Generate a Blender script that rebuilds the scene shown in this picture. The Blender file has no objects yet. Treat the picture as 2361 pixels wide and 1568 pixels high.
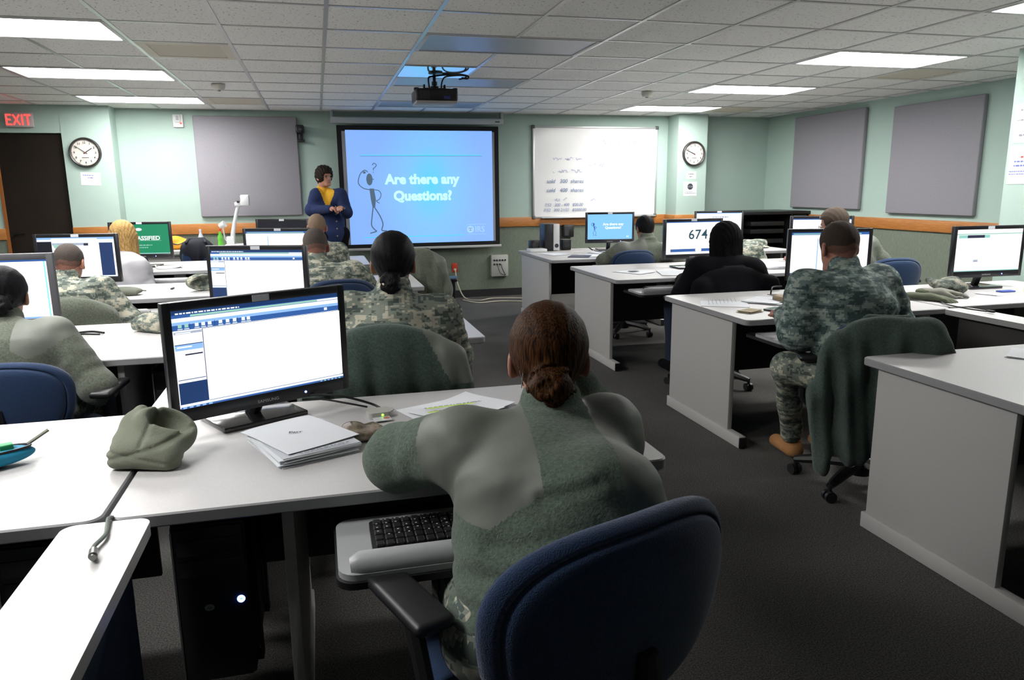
# Computer classroom: seated students seen from behind, instructor beside a projection screen.
import bpy, bmesh, math, random
import numpy as np
from mathutils import Vector, Matrix, Euler
random.seed(7)
RNG = np.random.RandomState(11)
PI = math.pi
sc = bpy.context.scene
COL = sc.collection

# ------------------------------------------------------------------ camera
cam_data = bpy.data.cameras.new('camera')
cam = bpy.data.objects.new('camera', cam_data)
COL.objects.link(cam)
_yaw, _pitch, _roll = .251, -.2013, -.0111
_f = Vector((math.sin(_yaw) * math.cos(_pitch), math.cos(_yaw) * math.cos(_pitch), math.sin(_pitch)))
_r = Vector((math.cos(_yaw), -math.sin(_yaw), 0))
_u = _r.cross(_f)
_r2 = _r * math.cos(_roll) + _u * math.sin(_roll)
_u2 = -_r * math.sin(_roll) + _u * math.cos(_roll)
_m = Matrix((_r2, _u2, -_f)).transposed().to_4x4()
_m.translation = Vector((1.1142, -4.9354, 1.44))
cam.matrix_world = _m
cam_data.sensor_width = 36.0
cam_data.lens = 36.0 * 1706.6 / 2361.0
cam_data.clip_start = 0.05
cam_data.clip_end = 60
sc.camera = cam

# ------------------------------------------------------------------ view
sc.view_settings.view_transform = 'Standard'
sc.view_settings.look = 'None'
sc.view_settings.gamma = 1.0
sc.view_settings.use_curve_mapping = False
sc.view_settings.exposure = 0.2
sc.cycles.use_denoising = True
sc.cycles.max_bounces = 6
sc.cycles.diffuse_bounces = 3
sc.cycles.glossy_bounces = 3
sc.cycles.transmission_bounces = 4
sc.cycles.sample_clamp_indirect = 6.0
LAMP = 27.0          # radiance of a fluorescent troffer lens
SCREEN = 1.12        # radiance of white on a monitor

world = bpy.data.worlds.new('world')
sc.world = world
world.use_nodes = True
world.node_tree.nodes['Background'].inputs[0].default_value = (0.02, 0.022, 0.025, 1)
world.node_tree.nodes['Background'].inputs[1].default_value = 0.2

# grid of the suspended ceiling
TILE = 0.61
GX0, GY0, CEIL = 0.003, 0.015, 2.407
WALLY = 4.92
LIGHTS = [(-2, 0), (-2, 3), (-2, 6), (8, -3), (8, 0), (8, 3), (8, 6),
          (-2, -3), (-2, -6)]
OFF = [(3, 0), (3, 3), (3, 6)]
# ------------------------------------------------------------------ materials
MATS = {}
def mat(name, col, rough=.6, metal=0., spec=.5, bump=0., bscale=60., bstretch=(1, 1, 1), var=0., vscale=8., emit=None, estr=1., sheen=0., coat=0., detail=3., noise_rough=.5, alpha=1., trans=0.):
    if name in MATS: return MATS[name]
    m = bpy.data.materials.new(name); m.use_nodes = True
    nt = m.node_tree; N = nt.nodes; L = nt.links
    b = N['Principled BSDF']
    b.inputs['Base Color'].default_value = (*col, 1)
    b.inputs['Roughness'].default_value = rough
    b.inputs['Metallic'].default_value = metal
    b.inputs['Specular IOR Level'].default_value = spec
    if sheen: b.inputs['Sheen Weight'].default_value = sheen; b.inputs['Sheen Roughness'].default_value = .4
    if coat: b.inputs['Coat Weight'].default_value = coat
    if trans: b.inputs['Transmission Weight'].default_value = trans
    if alpha < 1: b.inputs['Alpha'].default_value = alpha
    if emit:
        b.inputs['Emission Color'].default_value = (*emit, 1); b.inputs['Emission Strength'].default_value = estr
    if bump or var:
        tc = N.new('ShaderNodeTexCoord'); mp = N.new('ShaderNodeMapping'); L.new(tc.outputs['Object'], mp.inputs[0])
        mp.inputs['Scale'].default_value = bstretch
    if bump:
        nz = N.new('ShaderNodeTexNoise'); nz.inputs['Scale'].default_value = bscale; nz.inputs['Detail'].default_value = detail; nz.inputs['Roughness'].default_value = noise_rough
        L.new(mp.outputs[0], nz.inputs['Vector'])
        bp = N.new('ShaderNodeBump'); bp.inputs['Strength'].default_value = min(1, bump); bp.inputs['Distance'].default_value = .004 * max(1, bump)
        L.new(nz.outputs['Fac'], bp.inputs['Height']); L.new(bp.outputs[0], b.inputs['Normal'])
    if var:
        n2 = N.new('ShaderNodeTexNoise'); n2.inputs['Scale'].default_value = vscale; n2.inputs['Detail'].default_value = 4
        L.new(mp.outputs[0], n2.inputs['Vector'])
        mx = N.new('ShaderNodeMix'); mx.data_type = 'RGBA'
        mx.inputs['A'].default_value = (*[c * (1 - var) for c in col], 1); mx.inputs['B'].default_value = (*[min(1, c * (1 + var)) for c in col], 1)
        mr = N.new('ShaderNodeMapRange'); mr.inputs['From Min'].default_value = .3; mr.inputs['From Max'].default_value = .7
        L.new(n2.outputs['Fac'], mr.inputs[0]); L.new(mr.outputs[0], mx.inputs['Factor']); L.new(mx.outputs['Result'], b.inputs['Base Color'])
    MATS[name] = m
    return m

def emis(name, col, s=1.0):
    """a lit patch of a screen: black glossy-ish base plus emission"""
    if name in MATS: return MATS[name]
    return mat(name, (.01, .01, .012), rough=.35, spec=.3, emit=col, estr=s)

def camo(name, gain=1.0, cell=.0105, tint=(1, 1, 1)):
    """pixelated three-tone pattern: light tan, sage, slate green"""
    if name in MATS: return MATS[name]
    m = bpy.data.materials.new(name); m.use_nodes = True
    nt = m.node_tree; N = nt.nodes; L = nt.links; b = N['Principled BSDF']
    tc = N.new('ShaderNodeTexCoord')
    sn = N.new('ShaderNodeVectorMath'); sn.operation = 'SNAP'; sn.inputs[1].default_value = (cell, cell, cell * .8)
    L.new(tc.outputs['Object'], sn.inputs[0])
    mp = N.new('ShaderNodeMapping'); mp.inputs['Scale'].default_value = (1, 1, 2.1); L.new(sn.outputs[0], mp.inputs[0])
    n1 = N.new('ShaderNodeTexNoise'); n1.inputs['Scale'].default_value = 17; n1.inputs['Detail'].default_value = 6; n1.inputs['Roughness'].default_value = .62
    L.new(mp.outputs[0], n1.inputs['Vector'])
    cr = N.new('ShaderNodeValToRGB'); cr.color_ramp.interpolation = 'CONSTANT'
    c = [(0, (.075, .095, .085)), (.45, (.19, .215, .18)), (.545, (.42, .40, .32))]
    el = cr.color_ramp.elements
    el[0].position = 0; el[0].color = (*[v * gain * t for v, t in zip(c[0][1], tint)], 1)
    el[1].position = c[1][0]; el[1].color = (*[v * gain * t for v, t in zip(c[1][1], tint)], 1)
    e = el.new(c[2][0]); e.color = (*[v * gain * t for v, t in zip(c[2][1], tint)], 1)
    L.new(n1.outputs['Fac'], cr.inputs[0]); L.new(cr.outputs[0], b.inputs['Base Color'])
    b.inputs['Roughness'].default_value = .85; b.inputs['Specular IOR Level'].default_value = .2
    n2 = N.new('ShaderNodeTexNoise'); n2.inputs['Scale'].default_value = 28; n2.inputs['Detail'].default_value = 3
    m2 = N.new('ShaderNodeMapping'); m2.inputs['Scale'].default_value = (1, 1, .6); L.new(tc.outputs['Object'], m2.inputs[0]); L.new(m2.outputs[0], n2.inputs['Vector'])
    bp = N.new('ShaderNodeBump'); bp.inputs['Strength'].default_value = .6; bp.inputs['Distance'].default_value = .006
    L.new(n2.outputs['Fac'], bp.inputs['Height']); L.new(bp.outputs[0], b.inputs['Normal'])
    MATS[name] = m
    return m

# ------------------------------------------------------------------ object helpers
def ob(name, verts, faces, mats, parent=None, mi=None, smooth=30., loc=None, rot=None):
    me = bpy.data.meshes.new(name)
    me.from_pydata([tuple(v) for v in verts], [], [tuple(f) for f in faces])
    if not isinstance(mats, (list, tuple)): mats = [mats]
    for m in mats: me.materials.append(m)
    if mi is not None: me.polygons.foreach_set('material_index', np.asarray(mi, dtype=np.int32))
    me.update()
    if smooth:
        me.shade_smooth()
        if smooth < 180: me.set_sharp_from_angle(angle=math.radians(smooth))
    o = bpy.data.objects.new(name, me); COL.objects.link(o)
    if parent is not None: o.parent = parent
    if loc is not None: o.location = loc
    if rot is not None: o.rotation_euler = rot
    return o

def thing(name, label, cat, loc=(0, 0, 0), rz=0., group=None):
    o = bpy.data.objects.new(name, None); COL.objects.link(o)
    o.empty_display_size = .1
    o.location = loc; o.rotation_euler = (0, 0, rz)
    o['label'] = label; o['category'] = cat
    if group: o['group'] = group
    return o
def tag(o, label, cat, group=None, kind=None):
    o['label'] = label; o['category'] = cat
    if group: o['group'] = group
    if kind: o['kind'] = kind
    return o
def struct(o): o['kind'] = 'structure'; return o

class MB:
    """collects shapes, each with a material slot, into one mesh"""
    def __init__(s): s.v = []; s.f = []; s.m = []
    def add(s, v, f, m=0, M=None):
        o = len(s.v)
        if M is not None: v = [M @ Vector(p) for p in v]
        s.v += [tuple(p) for p in v]; s.f += [tuple(i + o for i in q) for q in f]; s.m += [m] * len(f)
        return s
    def box(s, c, d, m=0, M=None, b=0., seg=2):
        x, y, z = (k / 2 for k in d)
        if b <= 0:
            v = [(c[0] + i * x, c[1] + j * y, c[2] + k * z) for k in (-1, 1) for j in (-1, 1) for i in (-1, 1)]
            f = [(0, 2, 3, 1), (4, 5, 7, 6), (0, 1, 5, 4), (2, 6, 7, 3), (0, 4, 6, 2), (1, 3, 7, 5)]
            return s.add(v, f, m, M)
        bm = bmesh.new(); bmesh.ops.create_cube(bm, size=1)
        for q in bm.verts: q.co = Vector((c[0] + q.co.x * d[0], c[1] + q.co.y * d[1], c[2] + q.co.z * d[2]))
        bmesh.ops.bevel(bm, geom=bm.edges[:], offset=min(b, .49 * min(d)), segments=seg, affect='EDGES', profile=.5)
        bm.verts.index_update()
        v = [tuple(q.co) for q in bm.verts]; f = [[q.index for q in fc.verts] for fc in bm.faces]
        bm.free()
        return s.add(v, f, m, M)
    def cyl(s, a, b, r, r2=None, m=0, n=20, M=None, cap=True):
        a = Vector(a); b = Vector(b); r2 = r if r2 is None else r2
        d = (b - a).normalized(); t = Vector((1, 0, 0)) if abs(d.x) < .9 else Vector((0, 1, 0))
        u = d.cross(t).normalized(); w = d.cross(u)
        v = []
        for p, rr in ((a, r), (b, r2)):
            for i in range(n):
                an = 2 * PI * i / n; v.append(p + (u * math.cos(an) + w * math.sin(an)) * rr)
        f = [(i, (i + 1) % n, n + (i + 1) % n, n + i) for i in range(n)]
        if cap: f += [tuple(range(n - 1, -1, -1)), tuple(range(n, 2 * n))]
        return s.add(v, f, m, M)
    def tube(s, pts, r, m=0, n=8, M=None):
        P = [Vector(p) for p in pts]; rs = r if isinstance(r, (list, tuple)) else [r] * len(P)
        v = []; up = None
        for i, p in enumerate(P):
            d = (P[min(i + 1, len(P) - 1)] - P[max(i - 1, 0)]).normalized()
            if up is None: up = Vector((0, 0, 1)) if abs(d.z) < .9 else Vector((1, 0, 0))
            u = d.cross(up)
            if u.length < 1e-4: u = d.cross(Vector((.3, .9, .1)))
            u.normalize(); w = u.cross(d).normalized(); up = w
            for k in range(n):
                an = 2 * PI * k / n; v.append(p + (u * math.cos(an) + w * math.sin(an)) * rs[i])
        f = []
        for i in range(len(P) - 1):
            for k in range(n):
                f.append((i * n + k, i * n + (k + 1) % n, (i + 1) * n + (k + 1) % n, (i + 1) * n + k))
        f += [tuple(range(n - 1, -1, -1)), tuple((len(P) - 1) * n + k for k in range(n))]
        return s.add(v, f, m, M)
    def prism(s, poly, z0, z1, m=0, M=None):
        n = len(poly); v = [(x, y, z0) for x, y in poly] + [(x, y, z1) for x, y in poly]
        f = [tuple(range(n - 1, -1, -1)), tuple(range(n, 2 * n))] + [(i, (i + 1) % n, n + (i + 1) % n, n + i) for i in range(n)]
        return s.add(v, f, m, M)
    def lathe(s, prof, m=0, n=24, M=None, c=(0, 0, 0)):
        v = []; f = []
        for r, z in prof:
            for i in range(n):
                an = 2 * PI * i / n; v.append((c[0] + r * math.cos(an), c[1] + r * math.sin(an), c[2] + z))
        for j in range(len(prof) - 1):
            for i in range(n): f.append((j * n + i, j * n + (i + 1) % n, (j + 1) * n + (i + 1) % n, (j + 1) * n + i))
        f += [tuple(range(n - 1, -1, -1)), tuple((len(prof) - 1) * n + k for k in range(n))]
        return s.add(v, f, m, M)
    def build(s, name, mats, parent=None, smooth=30., **k): return ob(name, s.v, s.f, mats, parent, s.m, smooth, **k)

def rrect(x0, x1, y0, y1, r, n=6):
    p = []
    for cx, cy, a0 in ((x1 - r, y1 - r, 0), (x0 + r, y1 - r, 90), (x0 + r, y0 + r, 180), (x1 - r, y0 + r, 270)):
        for i in range(n + 1):
            a = math.radians(a0 + 90 * i / n); p.append((cx + r * math.cos(a), cy + r * math.sin(a)))
    return p

def spline(pts, n=8):
    P = [Vector(p) for p in pts]; out = []
    for i in range(len(P) - 1):
        p0 = P[max(i - 1, 0)]; p1 = P[i]; p2 = P[i + 1]; p3 = P[min(i + 2, len(P) - 1)]
        for k in range(n):
            t = k / n
            out.append(.5 * ((2 * p1) + (p2 - p0) * t + (2 * p0 - 5 * p1 + 4 * p2 - p3) * t * t + (3 * p1 - p0 - 3 * p2 + p3) * t ** 3))
    out.append(P[-1]); return out

_fc = {}
def text2d(s, size, bold=0., align='CENTER', shear=0.):
    key = (s, size, bold, align, shear)
    if key in _fc: return _fc[key]
    cu = bpy.data.curves.new('lettering', 'FONT'); cu.body = s; cu.size = size; cu.offset = bold; cu.align_x = align; cu.shear = shear
    cu.resolution_u = 3
    o = bpy.data.objects.new('lettering', cu); COL.objects.link(o)
    bpy.context.view_layer.update()
    me = bpy.data.meshes.new_from_object(o.evaluated_get(bpy.context.evaluated_depsgraph_get()))
    v = [(q.co.x, q.co.y) for q in me.vertices]; f = [tuple(p.vertices) for p in me.polygons]
    bpy.data.objects.remove(o); bpy.data.curves.remove(cu); bpy.data.meshes.remove(me)
    _fc[key] = (v, f); return v, f

class Art:
    """flat artwork in the x-z plane facing -y; every layer a hair nearer the viewer"""
    def __init__(s, mb, M=None, step=.00025, y=0.): s.mb = mb; s.M = M; s.k = y; s.step = step
    def _put(s, v, f, m):
        s.k -= s.step
        s.mb.add([(x, s.k, z) for x, z in v], f, m, s.M)
    def rect(s, x0, z0, x1, z1, m): s._put([(x0, z0), (x1, z0), (x1, z1), (x0, z1)], [(0, 1, 2, 3)], m)
    def poly(s, p, m): s._put(p, [tuple(range(len(p)))], m)
    def disc(s, x, z, rx, rz, m, n=28): s.poly([(x + rx * math.cos(2 * PI * i / n), z + rz * math.sin(2 * PI * i / n)) for i in range(n)], m)
    def line(s, pts, w, m):
        for a, b in zip(pts[:-1], pts[1:]):
            dx, dz = b[0] - a[0], b[1] - a[1]; l = math.hypot(dx, dz) or 1; nx, nz = -dz / l * w / 2, dx / l * w / 2
            ex, ez = dx / l * w * .25, dz / l * w * .25
            s.mb.add([(a[0] - nx - ex, s.k - s.step, a[1] - nz - ez), (b[0] - nx + ex, s.k - s.step, b[1] - nz + ez), (b[0] + nx + ex, s.k - s.step, b[1] + nz + ez), (a[0] + nx - ex, s.k - s.step, a[1] + nz - ez)], [(0, 1, 2, 3)], m, s.M)
            s.k -= s.step * .1
        s.k -= s.step
    def text(s, t, x, z, size, m, bold=0., align='CENTER', sx=1., shear=0.):
        v, f = text2d(t, size, bold, align, shear)
        s._put([(x + a * sx, z + b) for a, b in v], f, m)
    def scribble(s, x0, x1, z, h, m, w=.001, seed=0):
        r = random.Random(seed); p = []; x = x0
        while x < x1:
            p.append((x, z + r.uniform(-h, h) * .5)); x += h * r.uniform(.10, .30)
            if r.random() < .13 and len(p) > 2: s.line(p, w, m); p = []; x += h * .8
        if len(p) > 1: s.line(p, w, m)

# ------------------------------------------------------------------ implicit surfaces (smooth union, surface nets)
def _rot(R):
    return np.array([[R[i][j] for j in range(3)] for i in range(3)], dtype=np.float32)
def _bounds(p):
    t = p[0]
    if t == 'c':
        a, b = np.array(p[1]), np.array(p[2]); r = max(p[3], p[4]); s = np.array(p[5]) if len(p) > 5 and p[5] is not None else np.ones(3)
        return np.minimum(a, b) - r * s, np.maximum(a, b) + r * s
    if t == 'e':
        c = np.array(p[1]); r = np.array(p[2]); q = r if len(p) < 4 or p[3] is None else np.ones(3) * max(p[2]); return c - q, c + q
    if t == 'b':
        c = np.array(p[1]); q = np.array(p[2]); q = q if len(p) < 5 or p[4] is None else np.ones(3) * float(np.linalg.norm(q)); return c - q, c + q
    if t == 't':
        c = np.array(p[1]); q = np.ones(3) * (max(p[2]) + p[3]); return c - q, c + q
def _eval(p, X, Y, Z):
    t = p[0]
    if t == 'c':
        a = np.array(p[1], np.float32); b = np.array(p[2], np.float32); ra, rb = p[3], p[4]
        s = np.array(p[5], np.float32) if len(p) > 5 and p[5] is not None else np.ones(3, np.float32)
        a = a / s; ab = b / s - a; L2 = float(ab @ ab) + 1e-9
        x, y, z = X / s[0] - a[0], Y / s[1] - a[1], Z / s[2] - a[2]
        h = np.clip((x * ab[0] + y * ab[1] + z * ab[2]) / L2, 0, 1)
        return (np.sqrt((x - h * ab[0]) ** 2 + (y - h * ab[1]) ** 2 + (z - h * ab[2]) ** 2) - (ra + (rb - ra) * h)) * float(s.min())
    c = p[1]; x, y, z = X - c[0], Y - c[1], Z - c[2]
    R = {'e': p[3] if len(p) > 3 else None, 'b': p[4] if len(p) > 4 else None, 't': p[4] if len(p) > 4 else None}[t]
    if R is not None:
        R = _rot(R)  # columns are the local axes
        x, y, z = x * R[0, 0] + y * R[1, 0] + z * R[2, 0], x * R[0, 1] + y * R[1, 1] + z * R[2, 1], x * R[0, 2] + y * R[1, 2] + z * R[2, 2]
    if t == 'e':
        r = p[2]; k0 = np.sqrt((x / r[0]) ** 2 + (y / r[1]) ** 2 + (z / r[2]) ** 2); k1 = np.sqrt((x / r[0] ** 2) ** 2 + (y / r[1] ** 2) ** 2 + (z / r[2] ** 2) ** 2) + 1e-6
        return k0 * (k0 - 1) / k1
    if t == 'b':
        h = p[2]; r = p[3]
        qx, qy, qz = np.abs(x) - h[0] + r, np.abs(y) - h[1] + r, np.abs(z) - h[2] + r
        return np.sqrt(np.maximum(qx, 0) ** 2 + np.maximum(qy, 0) ** 2 + np.maximum(qz, 0) ** 2) + np.minimum(np.maximum(qx, np.maximum(qy, qz)), 0) - r
    if t == 't':
        rx, ry = p[2]; s = min(rx, ry)
        q = np.sqrt((x / rx) ** 2 + (y / ry) ** 2) + 1e-6
        d = (q - 1) * (rx * np.abs(x) + ry * np.abs(y)) / (np.abs(x) + np.abs(y) + 1e-6)
        return np.sqrt(d ** 2 + z ** 2) - p[3]
def smin(a, b, k):
    h = np.maximum(k - np.abs(a - b), 0) / k
    return np.minimum(a, b) - h * h * k * .25
def wob(X, Y, Z, f, seed, st=(1, 1, 1), n=6):
    """cheap band-limited noise, roughly -1..1"""
    r = np.random.RandomState(seed); o = 0
    for _ in range(n):
        k = r.normal(size=3); k = k / np.linalg.norm(k) * f * r.uniform(.6, 1.5) / np.array(st)
        o = o + np.sin(X * k[0] + Y * k[1] + Z * k[2] + r.uniform(0, 6.28))
    return o / n * 1.4
def blob(name, prims, mats, parent=None, h=.01, k=.03, disp=None, sub=(), pick=None, ksub=.008, smooth=180):
    lo = np.min([_bounds(p)[0] for p in prims], 0) - 3 * h - k * .5; hi = np.max([_bounds(p)[1] for p in prims], 0) + 3 * h + k * .5
    n = np.ceil((hi - lo) / h).astype(int) + 1
    ax = [lo[i] + h * np.arange(n[i], dtype=np.float32) for i in range(3)]
    D = np.full(n, 1.0, np.float32)
    def sl(p, m):
        a, b = _bounds(p); a = np.clip(np.floor((a - m - lo) / h).astype(int), 0, n); b = np.clip(np.ceil((b + m - lo) / h).astype(int) + 1, 0, n)
        return a, b
    for p in prims:
        kk = k
        if p[-1] == 'k': p, kk = p[:-2], p[-2]
        a, b = sl(p, kk + 3 * h)
        s = tuple(slice(a[i], b[i]) for i in range(3))
        X, Y, Z = np.meshgrid(ax[0][s[0]], ax[1][s[1]], ax[2][s[2]], indexing='ij', sparse=True)
        D[s] = smin(D[s], _eval(p, X, Y, Z).astype(np.float32), kk)
    for p in sub:
        a, b = sl(p, ksub + 3 * h)
        if (b <= a).any(): continue
        s = tuple(slice(a[i], b[i]) for i in range(3))
        X, Y, Z = np.meshgrid(ax[0][s[0]], ax[1][s[1]], ax[2][s[2]], indexing='ij', sparse=True)
        D[s] = -smin(-D[s], _eval(p, X, Y, Z).astype(np.float32), ksub)
    if disp is not None:
        ii = np.nonzero(np.abs(D) < .06)
        D[ii] += disp(ax[0][ii[0]], ax[1][ii[1]], ax[2][ii[2]]).astype(np.float32)
    for q in range(3):
        s = [slice(None)] * 3; s[q] = 0; D[tuple(s)] = np.maximum(D[tuple(s)], h); s[q] = -1; D[tuple(s)] = np.maximum(D[tuple(s)], h)
    S = D < 0
    c = np.zeros(n - 1, np.int8)
    for i in (0, 1):
        for j in (0, 1):
            for l in (0, 1): c += S[i:n[0] - 1 + i, j:n[1] - 1 + j, l:n[2] - 1 + l]
    cells = np.nonzero((c > 0) & (c < 8)); nc = len(cells[0])
    idx = np.full(n - 1, -1, np.int64); idx[cells] = np.arange(nc)
    acc = np.zeros((nc, 3)); cnt = np.zeros(nc)
    CI = np.stack(cells, 1)
    for axis in range(3):
        o1, o2 = [q for q in range(3) if q != axis]
        for i in (0, 1):
            for j in (0, 1):
                a = CI.copy(); a[:, o1] += i; a[:, o2] += j; b = a.copy(); b[:, axis] += 1
                va = D[a[:, 0], a[:, 1], a[:, 2]]; vb = D[b[:, 0], b[:, 1], b[:, 2]]
                w = (va < 0) != (vb < 0); t = va[w] / (va[w] - vb[w])
                pt = a[w].astype(float); pt[:, axis] += t; acc[w] += pt; cnt[w] += 1
    V = lo + (acc / cnt[:, None]) * h
    F = []
    for axis in range(3):
        o1, o2 = (axis + 1) % 3, (axis + 2) % 3
        s0 = [slice(1, -1)] * 3; s1 = [slice(1, -1)] * 3; s0[axis] = slice(0, -1); s1[axis] = slice(1, None)
        A = S[tuple(s0)]; B = S[tuple(s1)]
        e = np.stack(np.nonzero(A != B), 1); fl = A[tuple(e.T)]
        base = e.copy(); base[:, o1] += 1; base[:, o2] += 1
        def ci(d1, d2):
            q = base.copy(); q[:, o1] += d1; q[:, o2] += d2; return idx[q[:, 0], q[:, 1], q[:, 2]]
        Q = np.stack([ci(-1, -1), ci(0, -1), ci(0, 0), ci(-1, 0)], 1)
        Q[~fl] = Q[~fl][:, ::-1]; F.append(Q)
    F = np.concatenate(F); F = F[(F >= 0).all(1)]
    me = bpy.data.meshes.new(name)
    me.vertices.add(len(V)); me.vertices.foreach_set('co', V.astype(np.float32).ravel())
    me.loops.add(len(F) * 4); me.loops.foreach_set('vertex_index', F.astype(np.int32).ravel())
    me.polygons.add(len(F)); me.polygons.foreach_set('loop_start', np.arange(0, len(F) * 4, 4, dtype=np.int32))
    if not isinstance(mats, (list, tuple)): mats = [mats]
    for m in mats: me.materials.append(m)
    if pick is not None:
        ce = V[F].mean(1); me.polygons.foreach_set('material_index', pick(ce[:, 0], ce[:, 1], ce[:, 2]).astype(np.int32))
    me.update(calc_edges=True); me.validate()
    me.shade_smooth()
    if smooth < 180: me.set_sharp_from_angle(angle=math.radians(smooth))
    o = bpy.data.objects.new(name, me); COL.objects.link(o)
    if parent is not None: o.parent = parent
    return o
# ------------------------------------------------------------------ the room
M_wall = mat('mint_paint', (.385, .505, .455), rough=.75, bump=.25, bscale=220, var=.03, vscale=2)
M_fab = mat('sage_wall_fabric', (.17, .20, .155), rough=.95, bump=.6, bscale=260, bstretch=(1, 1, .25), var=.12, vscale=90)
M_oak = mat('orange_oak_rail', (.42, .16, .035), rough=.45, bump=.1, bscale=50, bstretch=(1, 1, 14), var=.22, vscale=9)
M_base = mat('black_vinyl_base', (.018, .018, .02), rough=.5)
M_grid = mat('ceiling_grid_metal', (.55, .55, .54), rough=.28, metal=.35, spec=.6)

def carpet_mat():
    m = mat('charcoal_carpet', (.055, .053, .052), rough=1., spec=.1, bump=1., bscale=420, detail=2)
    nt = m.node_tree; N = nt.nodes; L = nt.links; b = N['Principled BSDF']
    tc = N.new('ShaderNodeTexCoord'); n1 = N.new('ShaderNodeTexNoise'); n1.inputs['Scale'].default_value = 190; n1.inputs['Detail'].default_value = 2
    n2 = N.new('ShaderNodeTexNoise'); n2.inputs['Scale'].default_value = 2.2; n2.inputs['Detail'].default_value = 4
    L.new(tc.outputs['Object'], n1.inputs['Vector']); L.new(tc.outputs['Object'], n2.inputs['Vector'])
    r1 = N.new('ShaderNodeValToRGB'); r1.color_ramp.elements[0].position = .35; r1.color_ramp.elements[1].position = .68
    r1.color_ramp.elements[0].color = (.066, .065, .066, 1); r1.color_ramp.elements[1].color = (.205, .195, .182, 1)
    mx = N.new('ShaderNodeMix'); mx.data_type = 'RGBA'; mx.blend_type = 'MULTIPLY'; mx.inputs['Factor'].default_value = .35
    L.new(n1.outputs['Fac'], r1.inputs[0]); L.new(r1.outputs[0], mx.inputs['A']); L.new(n2.outputs['Fac'], mx.inputs['B']); L.new(mx.outputs['Result'], b.inputs['Base Color'])
    return m
def tile_mat():
    m = mat('acoustic_tile', (.55, .54, .52), rough=.95, spec=.15)
    nt = m.node_tree; N = nt.nodes; L = nt.links; b = N['Principled BSDF']
    tc = N.new('ShaderNodeTexCoord'); mp = N.new('ShaderNodeMapping'); mp.inputs['Scale'].default_value = (1, .55, 1); L.new(tc.outputs['Object'], mp.inputs[0])
    n1 = N.new('ShaderNodeTexNoise'); n1.inputs['Scale'].default_value = 75; n1.inputs['Detail'].default_value = 3; n1.inputs['Distortion'].default_value = .5
    L.new(mp.outputs[0], n1.inputs['Vector'])
    r1 = N.new('ShaderNodeValToRGB'); r1.color_ramp.elements[0].position = .30; r1.color_ramp.elements[1].position = .40
    r1.color_ramp.elements[0].color = (.42, .41, .40, 1); r1.color_ramp.elements[1].color = (.88, .87, .84, 1)
    L.new(n1.outputs['Fac'], r1.inputs[0]); L.new(r1.outputs[0], b.inputs['Base Color'])
    bp = N.new('ShaderNodeBump'); bp.inputs['Strength'].default_value = .35; bp.inputs['Distance'].default_value = .003
    L.new(n1.outputs['Fac'], bp.inputs['Height']); L.new(bp.outputs[0], b.inputs['Normal'])
    return m
XL, XR, YB = -3.9, 7.52, -9.0
m = MB(); m.box(((XL + XR) / 2, (YB + 5.2) / 2, -.05), (XR - XL + .6, 5.2 - YB + .6, .1))
struct(m.build('floor', carpet_mat(), smooth=0))

# ceiling: recessed tiles seen between proud metal T-bars
m = MB()
skip = set()
for (i, j) in LIGHTS + OFF: skip |= {(i, j), (i + 1, j)}
VENTS = [(0, 1), (0, 6), (10, 1), (10, 6)]
skip |= set(VENTS)
i0, i1, j0, j1 = -7, 13, -15, 9
for i in range(i0, i1):
    for j in range(j0, j1):
        if (i, j) in skip: continue
        x = GX0 + i * TILE; y = GY0 + j * TILE
        m.add([(x, y, CEIL + .006), (x, y + TILE, CEIL + .006), (x + TILE, y + TILE, CEIL + .006), (x + TILE, y, CEIL + .006)], [(0, 1, 2, 3)], 0)
mids = {(i + 1, j) for i, j in LIGHTS + OFF}
for i in range(i0, i1 + 1):
    a = j0
    for j in sorted([jj for ii, jj in mids if ii == i]) + [j1]:
        if j > a: m.box((GX0 + i * TILE, GY0 + (a + j) / 2 * TILE, CEIL + .006), (.024, (j - a) * TILE, .012), 1)
        a = j + 1
for j in range(j0, j1 + 1): m.box((GX0 + (i0 + i1) / 2 * TILE, GY0 + j * TILE, CEIL + .0065), ((i1 - i0) * TILE, .022, .011), 1)
m.box(((XL + XR) / 2, (YB + 5.2) / 2, CEIL + .16), (XR - XL + .8, 5.2 - YB + .8, .04), 0)
struct(m.build('ceiling', [tile_mat(), M_grid], smooth=0))

def wall(name, x0, x1, y0, y1, z0=0, z1=CEIL + .1, fabric_to=.95):
    """solid wall slab: painted above, woven covering below"""
    m = MB()
    if fabric_to > z0: m.box(((x0 + x1) / 2, (y0 + y1) / 2, (z0 + fabric_to) / 2), (x1 - x0, y1 - y0, fabric_to - z0), 1)
    zz = max(z0, fabric_to)
    m.box(((x0 + x1) / 2, (y0 + y1) / 2, (zz + z1) / 2), (x1 - x0, y1 - y0, z1 - zz), 0)
    return struct(m.build(name, [M_wall, M_fab], smooth=0))
wall('wall_front', -1.115, XR, WALLY, WALLY + .12)
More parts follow.
